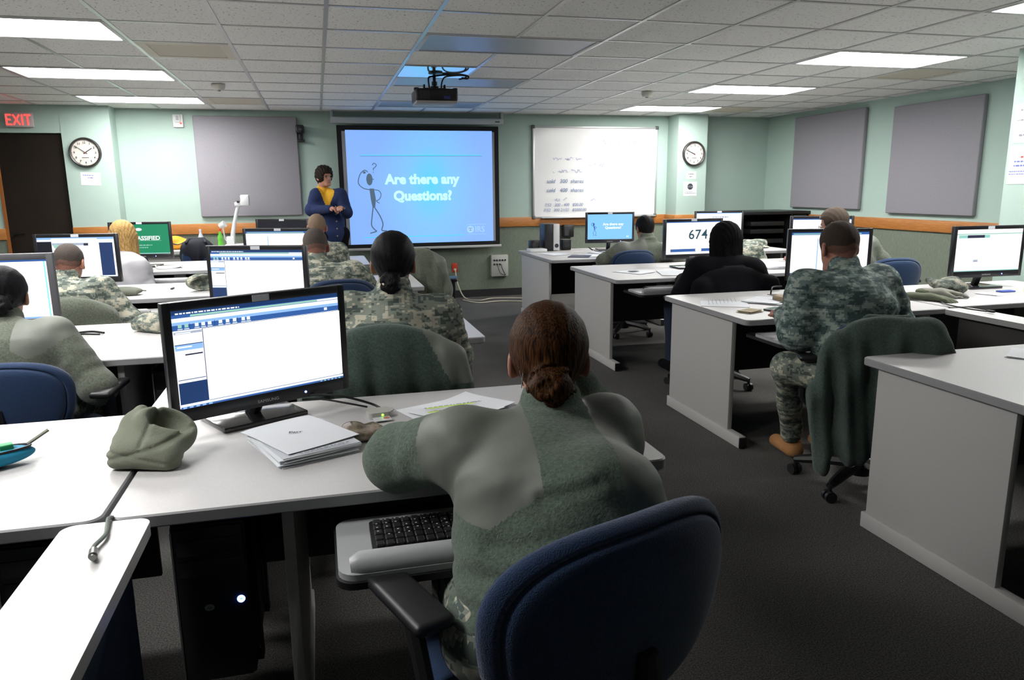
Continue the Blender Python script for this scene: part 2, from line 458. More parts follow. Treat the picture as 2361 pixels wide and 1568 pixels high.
# wall piece beside and over the door, flush with the left column face
YD = 4.65
DX0, DX1, DZ = -2.30, -1.62, 2.11
wall('wall_front_left', DX1 - .001, -1.11, YD, WALLY + .12)
wall('wall_beyond_door', XL, DX0, YD, WALLY + .12)
struct(MB().box(((DX0 + DX1) / 2, YD + .2, (DZ + CEIL + .1) / 2), (DX1 - DX0, .39, CEIL + .1 - DZ)).build('wall_over_door', M_wall, smooth=0))
M_door = mat('dark_brown_door', (.012, .007, .004), rough=.55, spec=.3, var=.3, vscale=4)
M_dfr = mat('orange_door_trim', (.30, .10, .02), rough=.5)
dr = MB().box(((DX0 + DX1) / 2, YD + .075, DZ / 2), (DX1 - DX0, .045, DZ - .01)).build('door_1', M_door, smooth=0); struct(dr)
hd = MB(); hd.cyl((DX0 + .08, YD + .05, 1.0), (DX0 + .08, YD + .0, 1.0), .012); hd.cyl((DX0 + .08, YD + .0, 1.0), (DX0 + .18, YD + .0, 1.0), .009)
hd.build('door_handle', mat('dark_steel', (.05, .05, .05), rough=.4, metal=1), dr)
struct(MB().box((DX0 + .012, YD - .004, DZ / 2 - .0), (.03, .02, DZ)).build('trim_1', M_dfr, smooth=0))
wall('wall_left', XL - .12, XL, YB, WALLY)
wall('wall_right', XR, XR + .12, YB, WALLY + .12)
wall('wall_back', XL - .1, XR + .1, YB - .12, YB)
# square columns
wall('wall_column_right', 5.93, 6.37, 4.60, WALLY + .05)
wall('wall_column_near', 6.20, 6.75, -.92, -.28, fabric_to=0)
def rail(name, x0, x1, y, face=-1):
    m = MB(); m.box(((x0 + x1) / 2, y + face * .012, 1.0), (x1 - x0, .026, .125), b=.006)
    return struct(m.build(name, M_oak))
rail('trim_2', -1.11, 5.93, WALLY); rail('trim_3', 5.90, 6.40, 4.60); rail('trim_4', 6.37, XR, WALLY)
rail('trim_5', DX1, -1.11, YD); rail('trim_6', XL, DX0, YD)
struct(MB().box((XR - .012, (WALLY - 2.6) / 2 + .0, 1.0), (.026, WALLY + 2.6, .125), b=.006).build('trim_7', M_oak))
struct(MB().box((5.915, 4.76, 1.0), (.03, .32, .125), b=.006).build('trim_8', M_oak))
for n, x0, x1, y in (('baseboard_front', -1.05, 5.93, WALLY), ('baseboard_corner', 6.37, XR, WALLY)):
    struct(MB().box(((x0 + x1) / 2, y - .004, .05), (x1 - x0, .01, .1)).build(n, M_base, smooth=0))
struct(MB().box((XR - .004, 0, .05), (.01, 9.8, .1)).build('baseboard_right', M_base, smooth=0))

# ------------------------------------------------------------------ ceiling fittings
M_lens_on = mat('lit_prismatic_lens', (.8, .8, .8), rough=.4, emit=(1, .985, .96), estr=LAMP)
M_lens_off = mat('unlit_prismatic_lens', (.34, .37, .43), rough=.32, spec=.55, bump=.12, bscale=240)
M_trof = mat('white_troffer_frame', (.62, .62, .6), rough=.4)
where = {(-2, 0): 'nearest of the three lit panels at the left', (-2, 3): 'middle of the three lit panels at the left', (-2, 6): 'furthest of the left row',
         (8, -3): 'cut by the upper right corner', (8, 0): 'largest whole one of the right row', (8, 3): 'middle one of the right row',
         (8, 6): 'furthest of the right row, above the whiteboard end', (3, 0): 'largest of the three unlit ones', (3, 3): 'just beyond the projector mount', (3, 6): 'nearest the projection screen'}
for (i, j) in LIGHTS + OFF:
    on = (i, j) not in OFF
    x = GX0 + (i + 1) * TILE; y = GY0 + (j + .5) * TILE
    w = where.get((i, j), 'over the back of the room')
    t = thing('ceiling_light', ('lit white ceiling light panel, ' if on else 'switched-off bluish grey ceiling light panel, ') + w, 'ceiling light', (x, y, CEIL), 0, 'fluorescent ceiling panels')
    ix, iy = .029 + .012, .0225 + .011
    W, D = 2 * TILE, TILE
    m = MB()
    for sx in (-1, 1): m.box((sx * (W / 2 - .012 - .014), 0, .012), (.030, D - .024, .03), b=.003)
    for sy in (-1, 1): m.box((0, sy * (D / 2 - .011 - .010), .012), (W - .03, .022, .03), b=.003)
    m.box((0, 0, .06), (W - .03, D - .03, .01))
    m.build('troffer_frame', M_trof, t)
    MB().box((0, 0, .006), (W - 2 * .03, D - 2 * .025, .006)).build('light_lens', M_lens_on if on else M_lens_off, t, smooth=0)
M_vent = mat('beige_vent_metal', (.62, .57, .47), rough=.5)
for (i, j), w in zip(VENTS, ('beside the nearest left lit panel', 'beside the furthest left lit panel', 'beyond the large right lit panel', 'near the front right corner')):
    t = thing('ceiling_vent', 'square beige louvred air vent in the ceiling, ' + w, 'air vent', (GX0 + (i + .5) * TILE, GY0 + (j + .5) * TILE, CEIL), 0, 'ceiling air vents')
    m = MB(); a = TILE / 2 - .012
    for s in (-1, 1):
        m.box((s * (a - .03), 0, .004), (.06, 2 * a, .008)); m.box((0, s * (a - .03), .004), (2 * a - .12, .06, .008))
    m.box((0, 0, .05), (2 * a, 2 * a, .006), 1)
    m.build('vent_frame', [M_vent, mat('vent_shadow_metal', (.06, .055, .05), rough=.8)], t, smooth=0)
    m = MB()
    for k in range(9):
        y = -a + .085 + k * (2 * a - .17) / 8
        m.add([(-a + .06, y - .010, .010), (a - .06, y - .010, .010), (a - .06, y + .012, .003), (-a + .06, y + .012, .003), (-a + .06, y - .009, .008), (a - .06, y - .009, .008), (a - .06, y + .013, .001), (-a + .06, y + .013, .001)],
              [(0, 1, 2, 3), (7, 6, 5, 4), (0, 4, 5, 1), (2, 6, 7, 3), (0, 3, 7, 4), (1, 5, 6, 2)])
    m.build('vent_slats', M_vent, t, smooth=0)
for x, y, lab in ((.30, 2.62, 'small white smoke detector on the ceiling above the left wall clock side'), (4.48, 2.46, 'small white smoke detector on the ceiling left of the right lit panels')):
    t = thing('smoke_detector', lab, 'smoke detector', (x, y, CEIL), 0, 'smoke detectors')
    MB().lathe([(.001, -.05), (.04, -.05), (.055, -.035), (.062, -.012), (.062, .001)], n=24).build('detector_housing', mat('cream_plastic', (.6, .58, .52), rough=.5), t)
    MB().lathe([(.001, -.062), (.018, -.06), (.02, -.049)], n=16).build('sensor_cap', mat('grey_plastic_cap', (.35, .34, .32), rough=.5), t)
# ------------------------------------------------------------------ things on the walls
M_pan = mat('mauve_grey_fabric', (.27, .26, .29), rough=.95, bump=.4, bscale=300, var=.05, vscale=60)
M_pan2 = mat('mauve_grey_edge', (.12, .115, .13), rough=.95)
M_black = mat('black_plastic', (.010, .010, .012), rough=.42)
M_white = mat('white_plastic', (.66, .67, .68), rough=.4)
M_paper = mat('white_paper', (.74, .76, .80), rough=.8, spec=.2)
M_ink = mat('dark_ink', (.03, .03, .04), rough=.8)
M_inkg = mat('grey_ink', (.22, .23, .27), rough=.8)
M_alu = mat('aluminium', (.55, .56, .57), rough=.38, metal=.7)

def panel(x0, x1, z0, z1, label, right=False, y=WALLY):
    """upholstered acoustic panel with softly bevelled edges"""
    m = MB()
    if right: m.box((XR - .027, (x0 + x1) / 2, (z0 + z1) / 2), (.052, x1 - x0, z1 - z0), b=.012, seg=3)
    else: m.box(((x0 + x1) / 2, y - .027, (z0 + z1) / 2), (x1 - x0, .052, z1 - z0), b=.012, seg=3)
    tag(m.build('acoustic_panel', M_pan), label, 'acoustic panel', 'fabric acoustic wall panels')
panel(-.265, .925, 1.145, 2.337, 'large square mauve grey acoustic panel on the front wall left of the projection screen')
panel(2.86, 4.22, 1.15, 2.345, 'mauve grey acoustic panel on the right wall, the farther one near the room corner', True)
panel(1.20, 2.40, 1.12, 2.30, 'mauve grey acoustic panel on the right wall, the nearer and larger looking one', True)

def clock(x, y, z, r, hh, mm, label):
    t = thing('wall_clock', label, 'clock', (x, y, z), 0, 'round wall clocks')
    MB().lathe([(r, 0), (r, .022), (r * .985, .034), (r * .93, .040), (r * .87, .034), (r * .855, .016), (r * .85, 0)], n=48, M=Matrix.Rotation(PI / 2, 4, 'X')).build('clock_rim', mat('dark_clock_rim', (.03, .026, .026), rough=.35), t, smooth=50)
    m = MB(); m.cyl((0, 0, 0), (0, -.012, 0), r * .87, m=0, n=48)
    a = Art(m, y=-.0122)
    for k in range(60):
        an = 2 * PI * k / 60; w = .0022 if k % 5 else .004; r0 = r * (.80 if k % 5 else .785)
        a.line([(math.sin(an) * r0, math.cos(an) * r0), (math.sin(an) * r * .83, math.cos(an) * r * .83)], w, 1)
    for k in range(1, 13):
        an = 2 * PI * k / 12; s = r * .19
        a.text(str(k), math.sin(an) * r * .66, math.cos(an) * r * .66 - s * .36, s, 1, bold=.0012)
    a.rect(-r * .22, -r * .36, r * .22, -r * .32, 1)
    m.build('clock_face', [mat('clock_paper', (.70, .66, .60), rough=.5), M_ink], t, smooth=0)
    ah = 2 * PI * ((hh % 12) + mm / 60) / 12; am = 2 * PI * mm / 60
    for nm, an, l, w, y in (('hour_hand', ah, .52, .011, -.017), ('minute_hand', am, .78, .007, -.020)):
        m = MB(); d = Vector((math.sin(an), 0, math.cos(an))); n = Vector((d.z, 0, -d.x))
        v = [-d * r * .14 - n * w * .5, -d * r * .14 + n * w * .5, d * r * l + n * w * .35, d * r * l - n * w * .35]
        v = [Vector((q.x, y, q.z)) for q in v] + [Vector((q.x, y + .0012, q.z)) for q in v]
        m.add(v, [(0, 1, 2, 3), (7, 6, 5, 4), (0, 4, 5, 1), (1, 5, 6, 2), (2, 6, 7, 3), (3, 7, 4, 0)])
        m.build(nm, M_ink, t, smooth=0)
    MB().cyl((0, -.012, 0), (0, -.026, 0), r * .03, n=16).build('centre_cap', mat('red_cap', (.4, .04, .03), rough=.5), t)
clock(-1.395, YD - .001, 1.897, .166, 1, 51, 'round black-rimmed wall clock on the left column beside the door')
clock(6.165, 4.599, 1.888, .168, 9, 49, 'round black-rimmed wall clock on the column right of the whiteboard')

def notice(x, y, z, w, h, label, draw, rz=0, tilt=0, cat='notice'):
    m = MB(); M = Matrix.Translation((x, y, z)) @ Matrix.Rotation(rz, 4, 'Z') @ Matrix.Rotation(tilt, 4, 'Y')
    m.box((0, -.0012, 0), (w, .0018, h), 0, M)
    a = Art(m, M, y=-.0022); draw(a, w, h)
    tag(m.build('paper_notice', [M_paper, M_ink, M_inkg, mat('red_ink', (.5, .08, .07), rough=.8), mat('blue_ink', (.12, .15, .5), rough=.8)], smooth=0), label, cat, 'notices on the columns')
def lines(a, rows, m, seed=3):
    r = random.Random(seed)
    for (x0, x1, z, h) in rows:
        x = x0
        while x < x1:
            l = min(r.uniform(.6, 2.2) * h * 1.6, x1 - x); a.rect(x, z, x + l, z + h, m); x += l + h * .7
notice(-1.375, YD, 1.605, .205, .145, 'white paper notice taped under the left wall clock', lambda a, w, h: (lines(a, [(-.08, .03, .035, .008), (-.03, .03, .008, .008)], 4)), tilt=.04)
notice(6.145, 4.60, 1.60, .145, .10, 'small white card under the clock on the right column', lambda a, w, h: lines(a, [(-.04, .045, .01, .010), (-.025, .02, -.025, .009)], 1))
def stop(a, w, h):
    a.poly([(.045 * math.cos(PI / 8 + k * PI / 4), .03 + .045 * math.sin(PI / 8 + k * PI / 4)) for k in range(8)], 1)
    a.text('STOP', 0, .018, .032, 2, bold=.001)
    lines(a, [(-.06, .05, -.045, .006), (-.085, .085, -.062, .007)], 2)
notice(6.135, 4.60, 1.415, .20, .19, 'white notice with a dark stop octagon below the small card on the right column', stop)
def post1(a, w, h): lines(a, [(-.07, .09, h / 2 - .05, .012), (-.09, .09, .02, .008), (-.06, .08, -h / 2 + .05, .012)], 2)
def post2(a, w, h):
    lines(a, [(-.01, .06, .05, .014)], 3); lines(a, [(-.06, .09, .02, .010), (-.06, .09, -.01, .010), (-.09, .09, -.05, .006), (-.09, .05, -.07, .006)], 4)
notice(6.20, -.425, 1.875, .216, .28, 'white poster pinned to the near right column, the upper one', post1, rz=-PI / 2)
notice(6.20, -.41, 1.575, .216, .28, 'white poster with red and blue lines pinned to the near right column, the lower one', post2, rz=-PI / 2)

# exit sign
t = thing('exit_sign', 'white exit sign with glowing red letters above the dark door', 'exit sign', (-2.01, YD - .001, 2.245))
MB().box((0, -.022, 0), (.275, .042, .155), b=.006).build('sign_housing', mat('sign_white', (.50, .42, .42), rough=.5), t)
m = MB(); a = Art(m, y=-.0435)
w_, h_ = .0165, .051
for p_ in ([(-.118, -h_), (-.118, h_)], [(-.118, h_), (-.072, h_)], [(-.118, 0), (-.080, 0)], [(-.118, -h_), (-.072, -h_)], [(-.050, -h_), (.008, h_)], [(-.050, h_), (.008, -h_)], [(.036, -h_), (.036, h_)], [(.060, h_), (.118, h_)], [(.089, h_), (.089, -h_)]): a.line(p_, w_, 0)
m.build('sign_letters', mat('red_glow', (.3, .01, .01), emit=(1, .035, .03), estr=3.2), t, smooth=0)

# alarm strobe
t = thing('alarm_strobe', 'white wall alarm strobe with a red indicator left of the grey acoustic panel', 'alarm', (-.43, WALLY - .001, 2.275))
m = MB(); m.box((0, -.018, 0), (.115, .034, .15), b=.008); m.box((.0, -.045, .025), (.06, .03, .085), b=.01); m.build('strobe_body', M_white, t)
MB().box((0, -.063, .03), (.03, .01, .05), b=.003).build('strobe_lens', mat('strobe_lens', (.35, .36, .38), rough=.2), t)
MB().lathe([(.001, .006), (.009, .004), (.011, 0)], n=12, M=Matrix.Translation((.032, -.036, -.028)) @ Matrix.Rotation(PI / 2, 4, 'X')).build('indicator', mat('red_led', (.4, 0, 0), emit=(1, .04, .02), estr=3), t)

# wall camera
t = thing('wall_camera', 'black wall-mounted camera at the upper right corner of the large grey panel', 'camera', (.965, WALLY - .001, 2.14))
m = MB(); m.box((0, -.03, -.05), (.05, .06, .11), b=.008); m.box((.0, -.06, -.09), (.09, .07, .03), b=.008); m.build('camera_bracket', M_black, t)
m = MB(); m.box((-.005, -.09, .045), (.10, .13, .10), b=.018, seg=3); m.cyl((-.005, -.15, .04), (-.005, -.185, .038), .032, .030); m.build('camera_head', M_black, t)
MB().cyl((-.005, -.186, .038), (-.005, -.189, .038), .022, n=20).build('lens', mat('dark_glass', (.02, .02, .03), rough=.08, coat=1), t)

# projection screen
PX0, PX1, PZ0, PZ1 = 1.395, 3.448, .715, 2.235
PY = WALLY - .16
t = thing('projection_screen', 'pull-down projection screen showing a blue slide with the words Are there any Questions', 'projection screen', ((PX0 + PX1) / 2, PY, 0))
hw = (PX1 - PX0) / 2
M_scw = mat('matte_white_screen', (.30, .31, .34), rough=.9, spec=.2)
MB().box((0, .003, (PZ0 + PZ1) / 2), (2 * hw, .002, PZ1 - PZ0)).build('black_border', mat('matte_black_cloth', (.006, .006, .007), rough=.9), t, smooth=0)
m = MB(); m.box((0, .0, 1.465), (2 * hw - .115, .002, 1.40)); m.build('screen_fabric', M_scw, t, smooth=0)
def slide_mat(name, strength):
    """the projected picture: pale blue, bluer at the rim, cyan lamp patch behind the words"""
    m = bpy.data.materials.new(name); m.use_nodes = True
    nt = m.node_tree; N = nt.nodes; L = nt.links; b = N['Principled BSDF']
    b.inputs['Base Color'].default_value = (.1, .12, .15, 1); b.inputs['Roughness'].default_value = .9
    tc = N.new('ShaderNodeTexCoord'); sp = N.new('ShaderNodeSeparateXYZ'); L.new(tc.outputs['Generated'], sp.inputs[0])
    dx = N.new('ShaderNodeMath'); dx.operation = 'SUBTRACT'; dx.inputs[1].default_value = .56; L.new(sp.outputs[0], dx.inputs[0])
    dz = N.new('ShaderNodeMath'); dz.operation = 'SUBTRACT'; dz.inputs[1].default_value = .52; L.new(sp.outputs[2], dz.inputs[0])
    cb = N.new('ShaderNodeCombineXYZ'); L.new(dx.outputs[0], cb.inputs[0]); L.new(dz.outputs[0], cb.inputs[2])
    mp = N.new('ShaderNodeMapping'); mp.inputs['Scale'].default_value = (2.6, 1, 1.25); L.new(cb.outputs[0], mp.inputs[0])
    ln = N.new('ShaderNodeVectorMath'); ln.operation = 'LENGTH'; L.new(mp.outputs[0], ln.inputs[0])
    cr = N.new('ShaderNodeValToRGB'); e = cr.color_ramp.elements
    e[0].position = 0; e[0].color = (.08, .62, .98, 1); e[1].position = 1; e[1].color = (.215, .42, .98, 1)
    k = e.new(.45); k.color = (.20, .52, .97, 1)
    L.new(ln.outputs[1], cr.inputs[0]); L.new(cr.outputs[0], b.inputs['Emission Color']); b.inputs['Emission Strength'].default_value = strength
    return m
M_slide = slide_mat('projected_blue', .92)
M_cyan = emis('projected_cyan', (.02, .75, .95), .95); M_pale = emis('projected_pale_green', (.52, 1.0, .84), 1.05)
M_sgrey = emis('projected_grey', (.10, .17, .25), .75); M_swhite = emis('projected_white', (.38, .62, .98), 1.)
IX0, IX1, IZ0, IZ1 = 1.497 - 2.4215, 3.36 - 2.4215, .765, 2.178
def slide_art(a, X0, X1, Z0, Z1, g, cy, pale, grey, white):
    """slide content, drawn in fractions of the slide"""
    W, H = X1 - X0, Z1 - Z0
    X = lambda u: X0 + u * W
    Z = lambda v: Z0 + v * H
    a.line([(X(.09), Z(.785)), (X(.925), Z(.785))], .0045 * H, cy); a.line([(X(.09), Z(.777)), (X(.925), Z(.777))], .003 * H, g)
    a.line([(X(.09), Z(.062)), (X(.79), Z(.062))], .0045 * H, cy)
    a.text('Are there any', X(.505), Z(.535), .118 * H, pale, bold=.0052 * H)
    a.text('Questions?', X(.505), Z(.388), .118 * H, pale, bold=.0052 * H)
    # puzzled stick figure with a hand at its head
    a.disc(X(.145), Z(.575), .021 * W, .052 * H, g)
    a.disc(X(.113), Z(.635), .010 * W, .010 * H, g)
    a.line([(X(.13), Z(.585)), (X(.175), Z(.575))], .006 * H, g)
    a.poly([(X(.142), Z(.495)), (X(.172), Z(.495)), (X(.182), Z(.40)), (X(.175), Z(.33)), (X(.158), Z(.32)), (X(.148), Z(.40))], g)
    def cur(p, w): a.line([(q.x, q.y) for q in spline([(X(u), Z(v), 0) for u, v in p], 5)], w * H, g)
    cur([(.142, .485), (.10, .50), (.07, .545), (.085, .62), (.115, .655), (.135, .64)], .008)
    cur([(.17, .485), (.205, .475), (.218, .44), (.205, .40), (.185, .385), (.205, .365)], .007)
    cur([(.160, .325), (.150, .24), (.145, .17), (.165, .13), (.175, .115), (.135, .10)], .010)
    cur([(.172, .325), (.205, .25), (.222, .18), (.213, .125), (.245, .118)], .010)
    cur([(.168, .70), (.18, .715), (.195, .70), (.185, .68), (.175, .67), (.173, .655)], .007); a.disc(X(.172), Z(.638), .003 * W, .004 * H, g)
    # emblem and letters at the lower right
    a.line([(X(.808), Z(.158)), (X(.945), Z(.158))], .003 * H, white); a.line([(X(.808), Z(.068)), (X(.945), Z(.068))], .003 * H, white)
    a.disc(X(.832), Z(.113), .025 * W, .032 * H, white)
    cur2 = lambda p: a.line([(X(u), Z(v)) for u, v in p], .003 * H, g)
    cur2([(.818, .118), (.826, .128), (.832, .116), (.838, .128), (.846, .118)]); cur2([(.832, .116), (.832, .10)]); cur2([(.822, .104), (.842, .104)])
    a.text('IRS', X(.90), Z(.088), .074 * H, white, bold=.0005, sx=.95)
m = MB(); m.add([(IX0, -.0015, IZ0), (IX1, -.0015, IZ0), (IX1, -.0015, IZ1), (IX0, -.0015, IZ1)], [(0, 1, 2, 3)], 0)
slide_art(Art(m, y=-.0018, step=.0004), IX0, IX1, IZ0, IZ1, 3, 1, 2, 3, 4)
m.build('projected_slide', [M_slide, M_cyan, M_pale, M_sgrey, M_swhite], t, smooth=0)
M_case = mat('screen_case_grey', (.42, .45, .46), rough=.4)
m = MB(); m.box((.0, .02, 2.295), (2.19, .085, .075), b=.015, seg=3)
a = Art(m, y=-.0235); a.rect(.98, 2.285, 1.04, 2.298, 1)
m.build('screen_case', [M_case, M_ink], t)
for s in (-1, 1): MB().box((s * 1.075, .05, 2.35), (.03, .12, .12), b=.004).build('wall_bracket', M_case, t)
MB().box((0, .0, .70), (2 * hw + .04, .022, .032), b=.008, seg=3).build('bottom_bar', mat('pale_bar', (.5, .5, .49), rough=.4), t)

# whiteboard
t = thing('whiteboard', 'aluminium-framed whiteboard with faint blue handwriting on the front wall', 'whiteboard', (4.857, WALLY - .001, 1.652))
hw, hh = .897, .597
m = MB(); m.box((0, -.012, 0), (2 * hw, .022, 2 * hh), 0)
a = Art(m, y=-.0232)
rw = [(-.15, .78, .40, .055, 5), (-.62, -.2, .18, .045, 6), (-.10, .12, .10, .05, 16), (-.62, -.2, .02, .05, 7),
      (-.60, -.42, -.36, .05, 11), (-.08, .02, -.37, .04, 18)]
for x0, x1, z, h, sd in rw: a.scribble(x0 + (.25 if sd == 5 else 0), x1, z, h, 1, .0045, sd)
a.text('sold   300  shares', -.45, -.14, .075, 1, shear=.2); a.text('sold   400  shares', -.45, -.26, .075, 1, shear=.2)
a.text('7/52   300 - 400   $20.00', -.47, -.45, .055, 1, shear=.2); a.text('7/52   300 21/22   $2000.00', -.45, -.52, .055, 1, shear=.2)
m.build('writing_surface', [mat('glossy_white_board', (.78, .78, .78), rough=.16, spec=.55), mat('faded_blue_marker', (.17, .24, .42), rough=.5)], t, smooth=0)
m = MB()
for s in (-1, 1): m.box((s * hw, -.014, 0), (.026, .032, 2 * hh + .02), b=.004); m.box((0, -.014, s * hh), (2 * hw, .032, .026), b=.004)
m.build('board_frame', M_alu, t)
for sx in (-1, 1):
    for sz in (-1, 1): MB().box((sx * hw, -.016, sz * hh), (.05, .038, .05), b=.012).build('corner_cap', mat('grey_corner', (.10, .10, .10), rough=.5), t)
MB().box((.05, -.045, -hh - .008), (1.68, .075, .016), b=.005).build('marker_tray', M_alu, t)

# data jacks, red outlet, cables
t = thing('jack_box', 'ivory wall box with round jacks near the floor right of the screen', 'wall box', (3.465, WALLY - .001, .42))
MB().box((0, -.035, 0), (.235, .07, .29), b=.006).build('box_body', mat('ivory_metal', (.42, .43, .40), rough=.5), t)
for r in range(2):
    for k in range(5 if r == 0 else 3): MB().cyl((-.078 + k * .038, -.070, .075 - r * .055), (-.078 + k * .038, -.080, .075 - r * .055), .012, n=14).build('jack', M_black, t)
m = MB(); m.tube(spline([(.02, -.075, .02), (.02, -.10, -.02), (.05, -.09, -.09), (.075, -.085, -.13)]), .005); m.tube(spline([(-.045, -.075, .02), (-.03, -.10, -.03), (.0, -.09, -.1), (.07, -.085, -.13)]), .004); m.build('patch_leads', M_black, t)
t = thing('wall_outlet', 'small orange-red wall outlet with a plug left of the jack box', 'outlet', (2.855, WALLY - .001, .41))
MB().box((0, -.006, 0), (.078, .012, .12), b=.004).build('outlet_plate', mat('red_plate', (.55, .05, .015), rough=.4), t)
MB().box((.0, -.02, -.025), (.035, .03, .03), b=.006).build('plug', mat('cream_cord', (.55, .5, .4), rough=.6), t)
m = MB()
m.tube(spline([(2.855, 4.88, .38), (2.87, 4.80, .2), (2.95, 4.72, .02), (3.1, 4.5, .012), (3.3, 4.62, .012), (3.6, 4.55, .012), (3.8, 4.4, .012)]), .008, n=6)
m.tube(spline([(2.9, 4.6, .012), (3.05, 4.3, .012), (3.35, 4.35, .012), (3.7, 4.2, .012)]), .008, n=6)
tag(m.build('extension_cord', mat('cream_cord', (.55, .5, .4))), 'cream cable lying in loops on the carpet under the wall outlet', 'cable')

# ceiling projector with its reflective plate tile
t = thing('mounting_plate', 'shiny cyan-reflecting metal ceiling plate that holds the projector', 'ceiling plate', (GX0 + 3.5 * TILE, GY0 + 2.5 * TILE, CEIL))
MB().box((0, 0, -.002), (TILE - .03, TILE - .03, .004)).build('plate', mat('polished_plate', (.92, .95, .97), rough=.08, metal=.85), t, smooth=0)
MB().lathe([(.06, -.014), (.06, -.004), (.02, -.003)], n=24).build('flange', M_black, t)
t = thing('projector', 'black projector hanging upside down from the ceiling, its pole and cables above it', 'projector', (2.145, 1.60, 2.225))
m = MB(); m.box((0, .08, 0), (.36, .30, .105), 0, b=.02, seg=3); m.box((0, .08, -.056), (.35, .29, .022), 1, b=.008)
m.box((-.165, .0, .05), (.04, .05, .025), 0, b=.006); m.box((.165, .0, .05), (.04, .05, .025), 0, b=.006)
m.build('projector_body', [mat('projector_black', (.008, .008, .01), rough=.35), mat('projector_cream', (.38, .36, .35), rough=.5)], t)
MB().box((.085, -.072, -.02), (.055, .003, .022)).build('port_plate', mat('blue_port', (.02, .03, .18), rough=.4), t, smooth=0)
m = MB()
for k in range(7): m.box((-.14 + k * .012, -.0715, 0), (.006, .003, .07))
m.build('vent_grille', mat('grille_grey', (.04, .04, .045), rough=.5), t, smooth=0)
m = MB(); m.cyl((0, .06, .05), (0, .06, .175), .014); m.cyl((0, .06, .09), (0, .06, .12), .024); m.box((0, .06, .062), (.19, .05, .012)); m.box((-.09, .06, .07), (.012, .05, .05)); m.box((.085, .06, .07), (.012, .05, .05)); m.cyl((0, .06, .05), (0, .06, .08), .035)
m.build('mount_pole', M_black, t)
MB().cyl((.06, .231, -.005), (.06, .245, -.005), .035, n=24).build('lens', mat('dark_glass', (.02, .02, .03)), t)
m = MB()
m.tube(spline([(-.05, 0, .05), (-.06, -.01, .10), (-.05, .03, .15), (0, .05, .165), (.1, .0, .172), (.2, -.05, .17), (.26, -.1, .15), (.25, -.14, .125), (.20, -.13, .13)]), .008, n=6)
m.tube(spline([(.05, 0, .05), (.05, -.02, .10), (.08, .0, .15), (.15, .0, .165), (.23, -.06, .16), (.24, -.12, .135), (.18, -.12, .12)]), .007, n=6)
m.build('cable_loop', M_black, t)
# ------------------------------------------------------------------ desks, chairs, computers
M_top = mat('grey_white_laminate', (.50, .49, .49), rough=.38, spec=.45, var=.05, vscale=260)
M_edge = mat('grey_edge_band', (.30, .30, .31), rough=.45)
M_pnl = mat('pale_panel_laminate', (.42, .41, .40), rough=.55, var=.03, vscale=200)
M_mod = mat('charcoal_modesty', (.035, .035, .038), rough=.7)
M_dk = mat('dark_bracket_metal', (.02, .02, .022), rough=.45, metal=.4)
M_navy = mat('navy_fabric', (.008, .030, .088), rough=.9, bump=.6, bscale=420, detail=2, sheen=.3, var=.12, vscale=300)
M_tray = mat('light_grey_tray', (.34, .35, .36), rough=.4)
DZT = .74
def desk(xl, xr, yf, yb, label, legs=('L', 'R'), kx=None, zt=DZT, tray=True, cable=False, group='computer desks', foot='f'):
    """laminate desk: rounded top, slab end legs on long feet, modesty panel, keyboard tray"""
    t = thing('computer_desk', label, 'desk', ((xl + xr) / 2, (yf + yb) / 2, 0), 0, group)
    w, d = (xr - xl) / 2 - .003, (yb - yf) / 2
    p = rrect(-w, w, -d, d, .035, 7); n = len(p)
    m = MB(); e = .004
    q = rrect(-w + e, w - e, -d + e, d - e, .032, 7)
    v = [(x, y, zt) for x, y in q] + [(x, y, zt - e) for x, y in p] + [(x, y, zt - .028) for x, y in p] + [(x, y, zt - .032) for x, y in q]
    f = [tuple(range(n))]; mi = [0]
    for r in range(3):
        for k in range(n): f.append((r * n + k, (r + 1) * n + k, (r + 1) * n + (k + 1) % n, r * n + (k + 1) % n)); mi.append(1)
    f.append(tuple(range(4 * n - 1, 3 * n - 1, -1))); mi.append(1)
    ob('desktop', v, f, [M_top, M_edge], t, mi, smooth=40)
    for L in legs:
        x = {'L': -w + .045, 'R': w - .045}.get(L, L if not isinstance(L, str) else 0)
        if not isinstance(L, str): x = L - (xl + xr) / 2
        ln = MB().box((x, .06 if isinstance(L, str) else -.01, (zt - .032 + .07) / 2), (.028, 2 * d - (.26 if isinstance(L, str) else .12), zt - .032 - .07), 0, b=.003).build('leg_panel', M_pnl, t)
        MB().box((x, -.0, .036), (.042, 2 * d - .10, .068), 0, b=.004).build('foot_bar', M_pnl, ln)
        MB().box((x, -d + .048, .034), (.043, .012, .06), 0, b=.003).build('foot_cap', M_black, ln)
    MB().box((0, d - .10, .46), (2 * w - .12, .018, .48), b=.002).build('modesty_panel', M_mod, t)
    if tray:
        k0 = (kx if kx is not None else (xl + xr) / 2) - (xl + xr) / 2
        tr = MB().prism(rrect(k0 - .31, k0 + .31, -d - .255, -d + .02, .04, 5), zt - .088, zt - .074).build('keyboard_tray', M_tray, t)
        m = MB(); m.tube([(k0 - .285, -d - .225, zt - .068), (k0 - .265, -d - .225, zt - .066), (k0 + .265, -d - .225, zt - .066), (k0 + .285, -d - .225, zt - .068)], [.018, .028, .028, .018], n=14); m.build('wrist_rest', M_tray, tr, smooth=60)
        MB().prism(rrect(k0 - .315, k0 + .315, -d - .262, -d + .1, .04, 5), zt - .104, zt - .0885).build('tray_underframe', M_dk, tr)
        MB().box((k0, -d + .13, zt - .068), (.10, .20, .068)).build('tray_arm', M_dk, tr)
    return t
YA = (-3.25, -2.405); YBb = (-1.50, -.52); YC = (.50, 1.38); YDd = (2.36, 3.38)
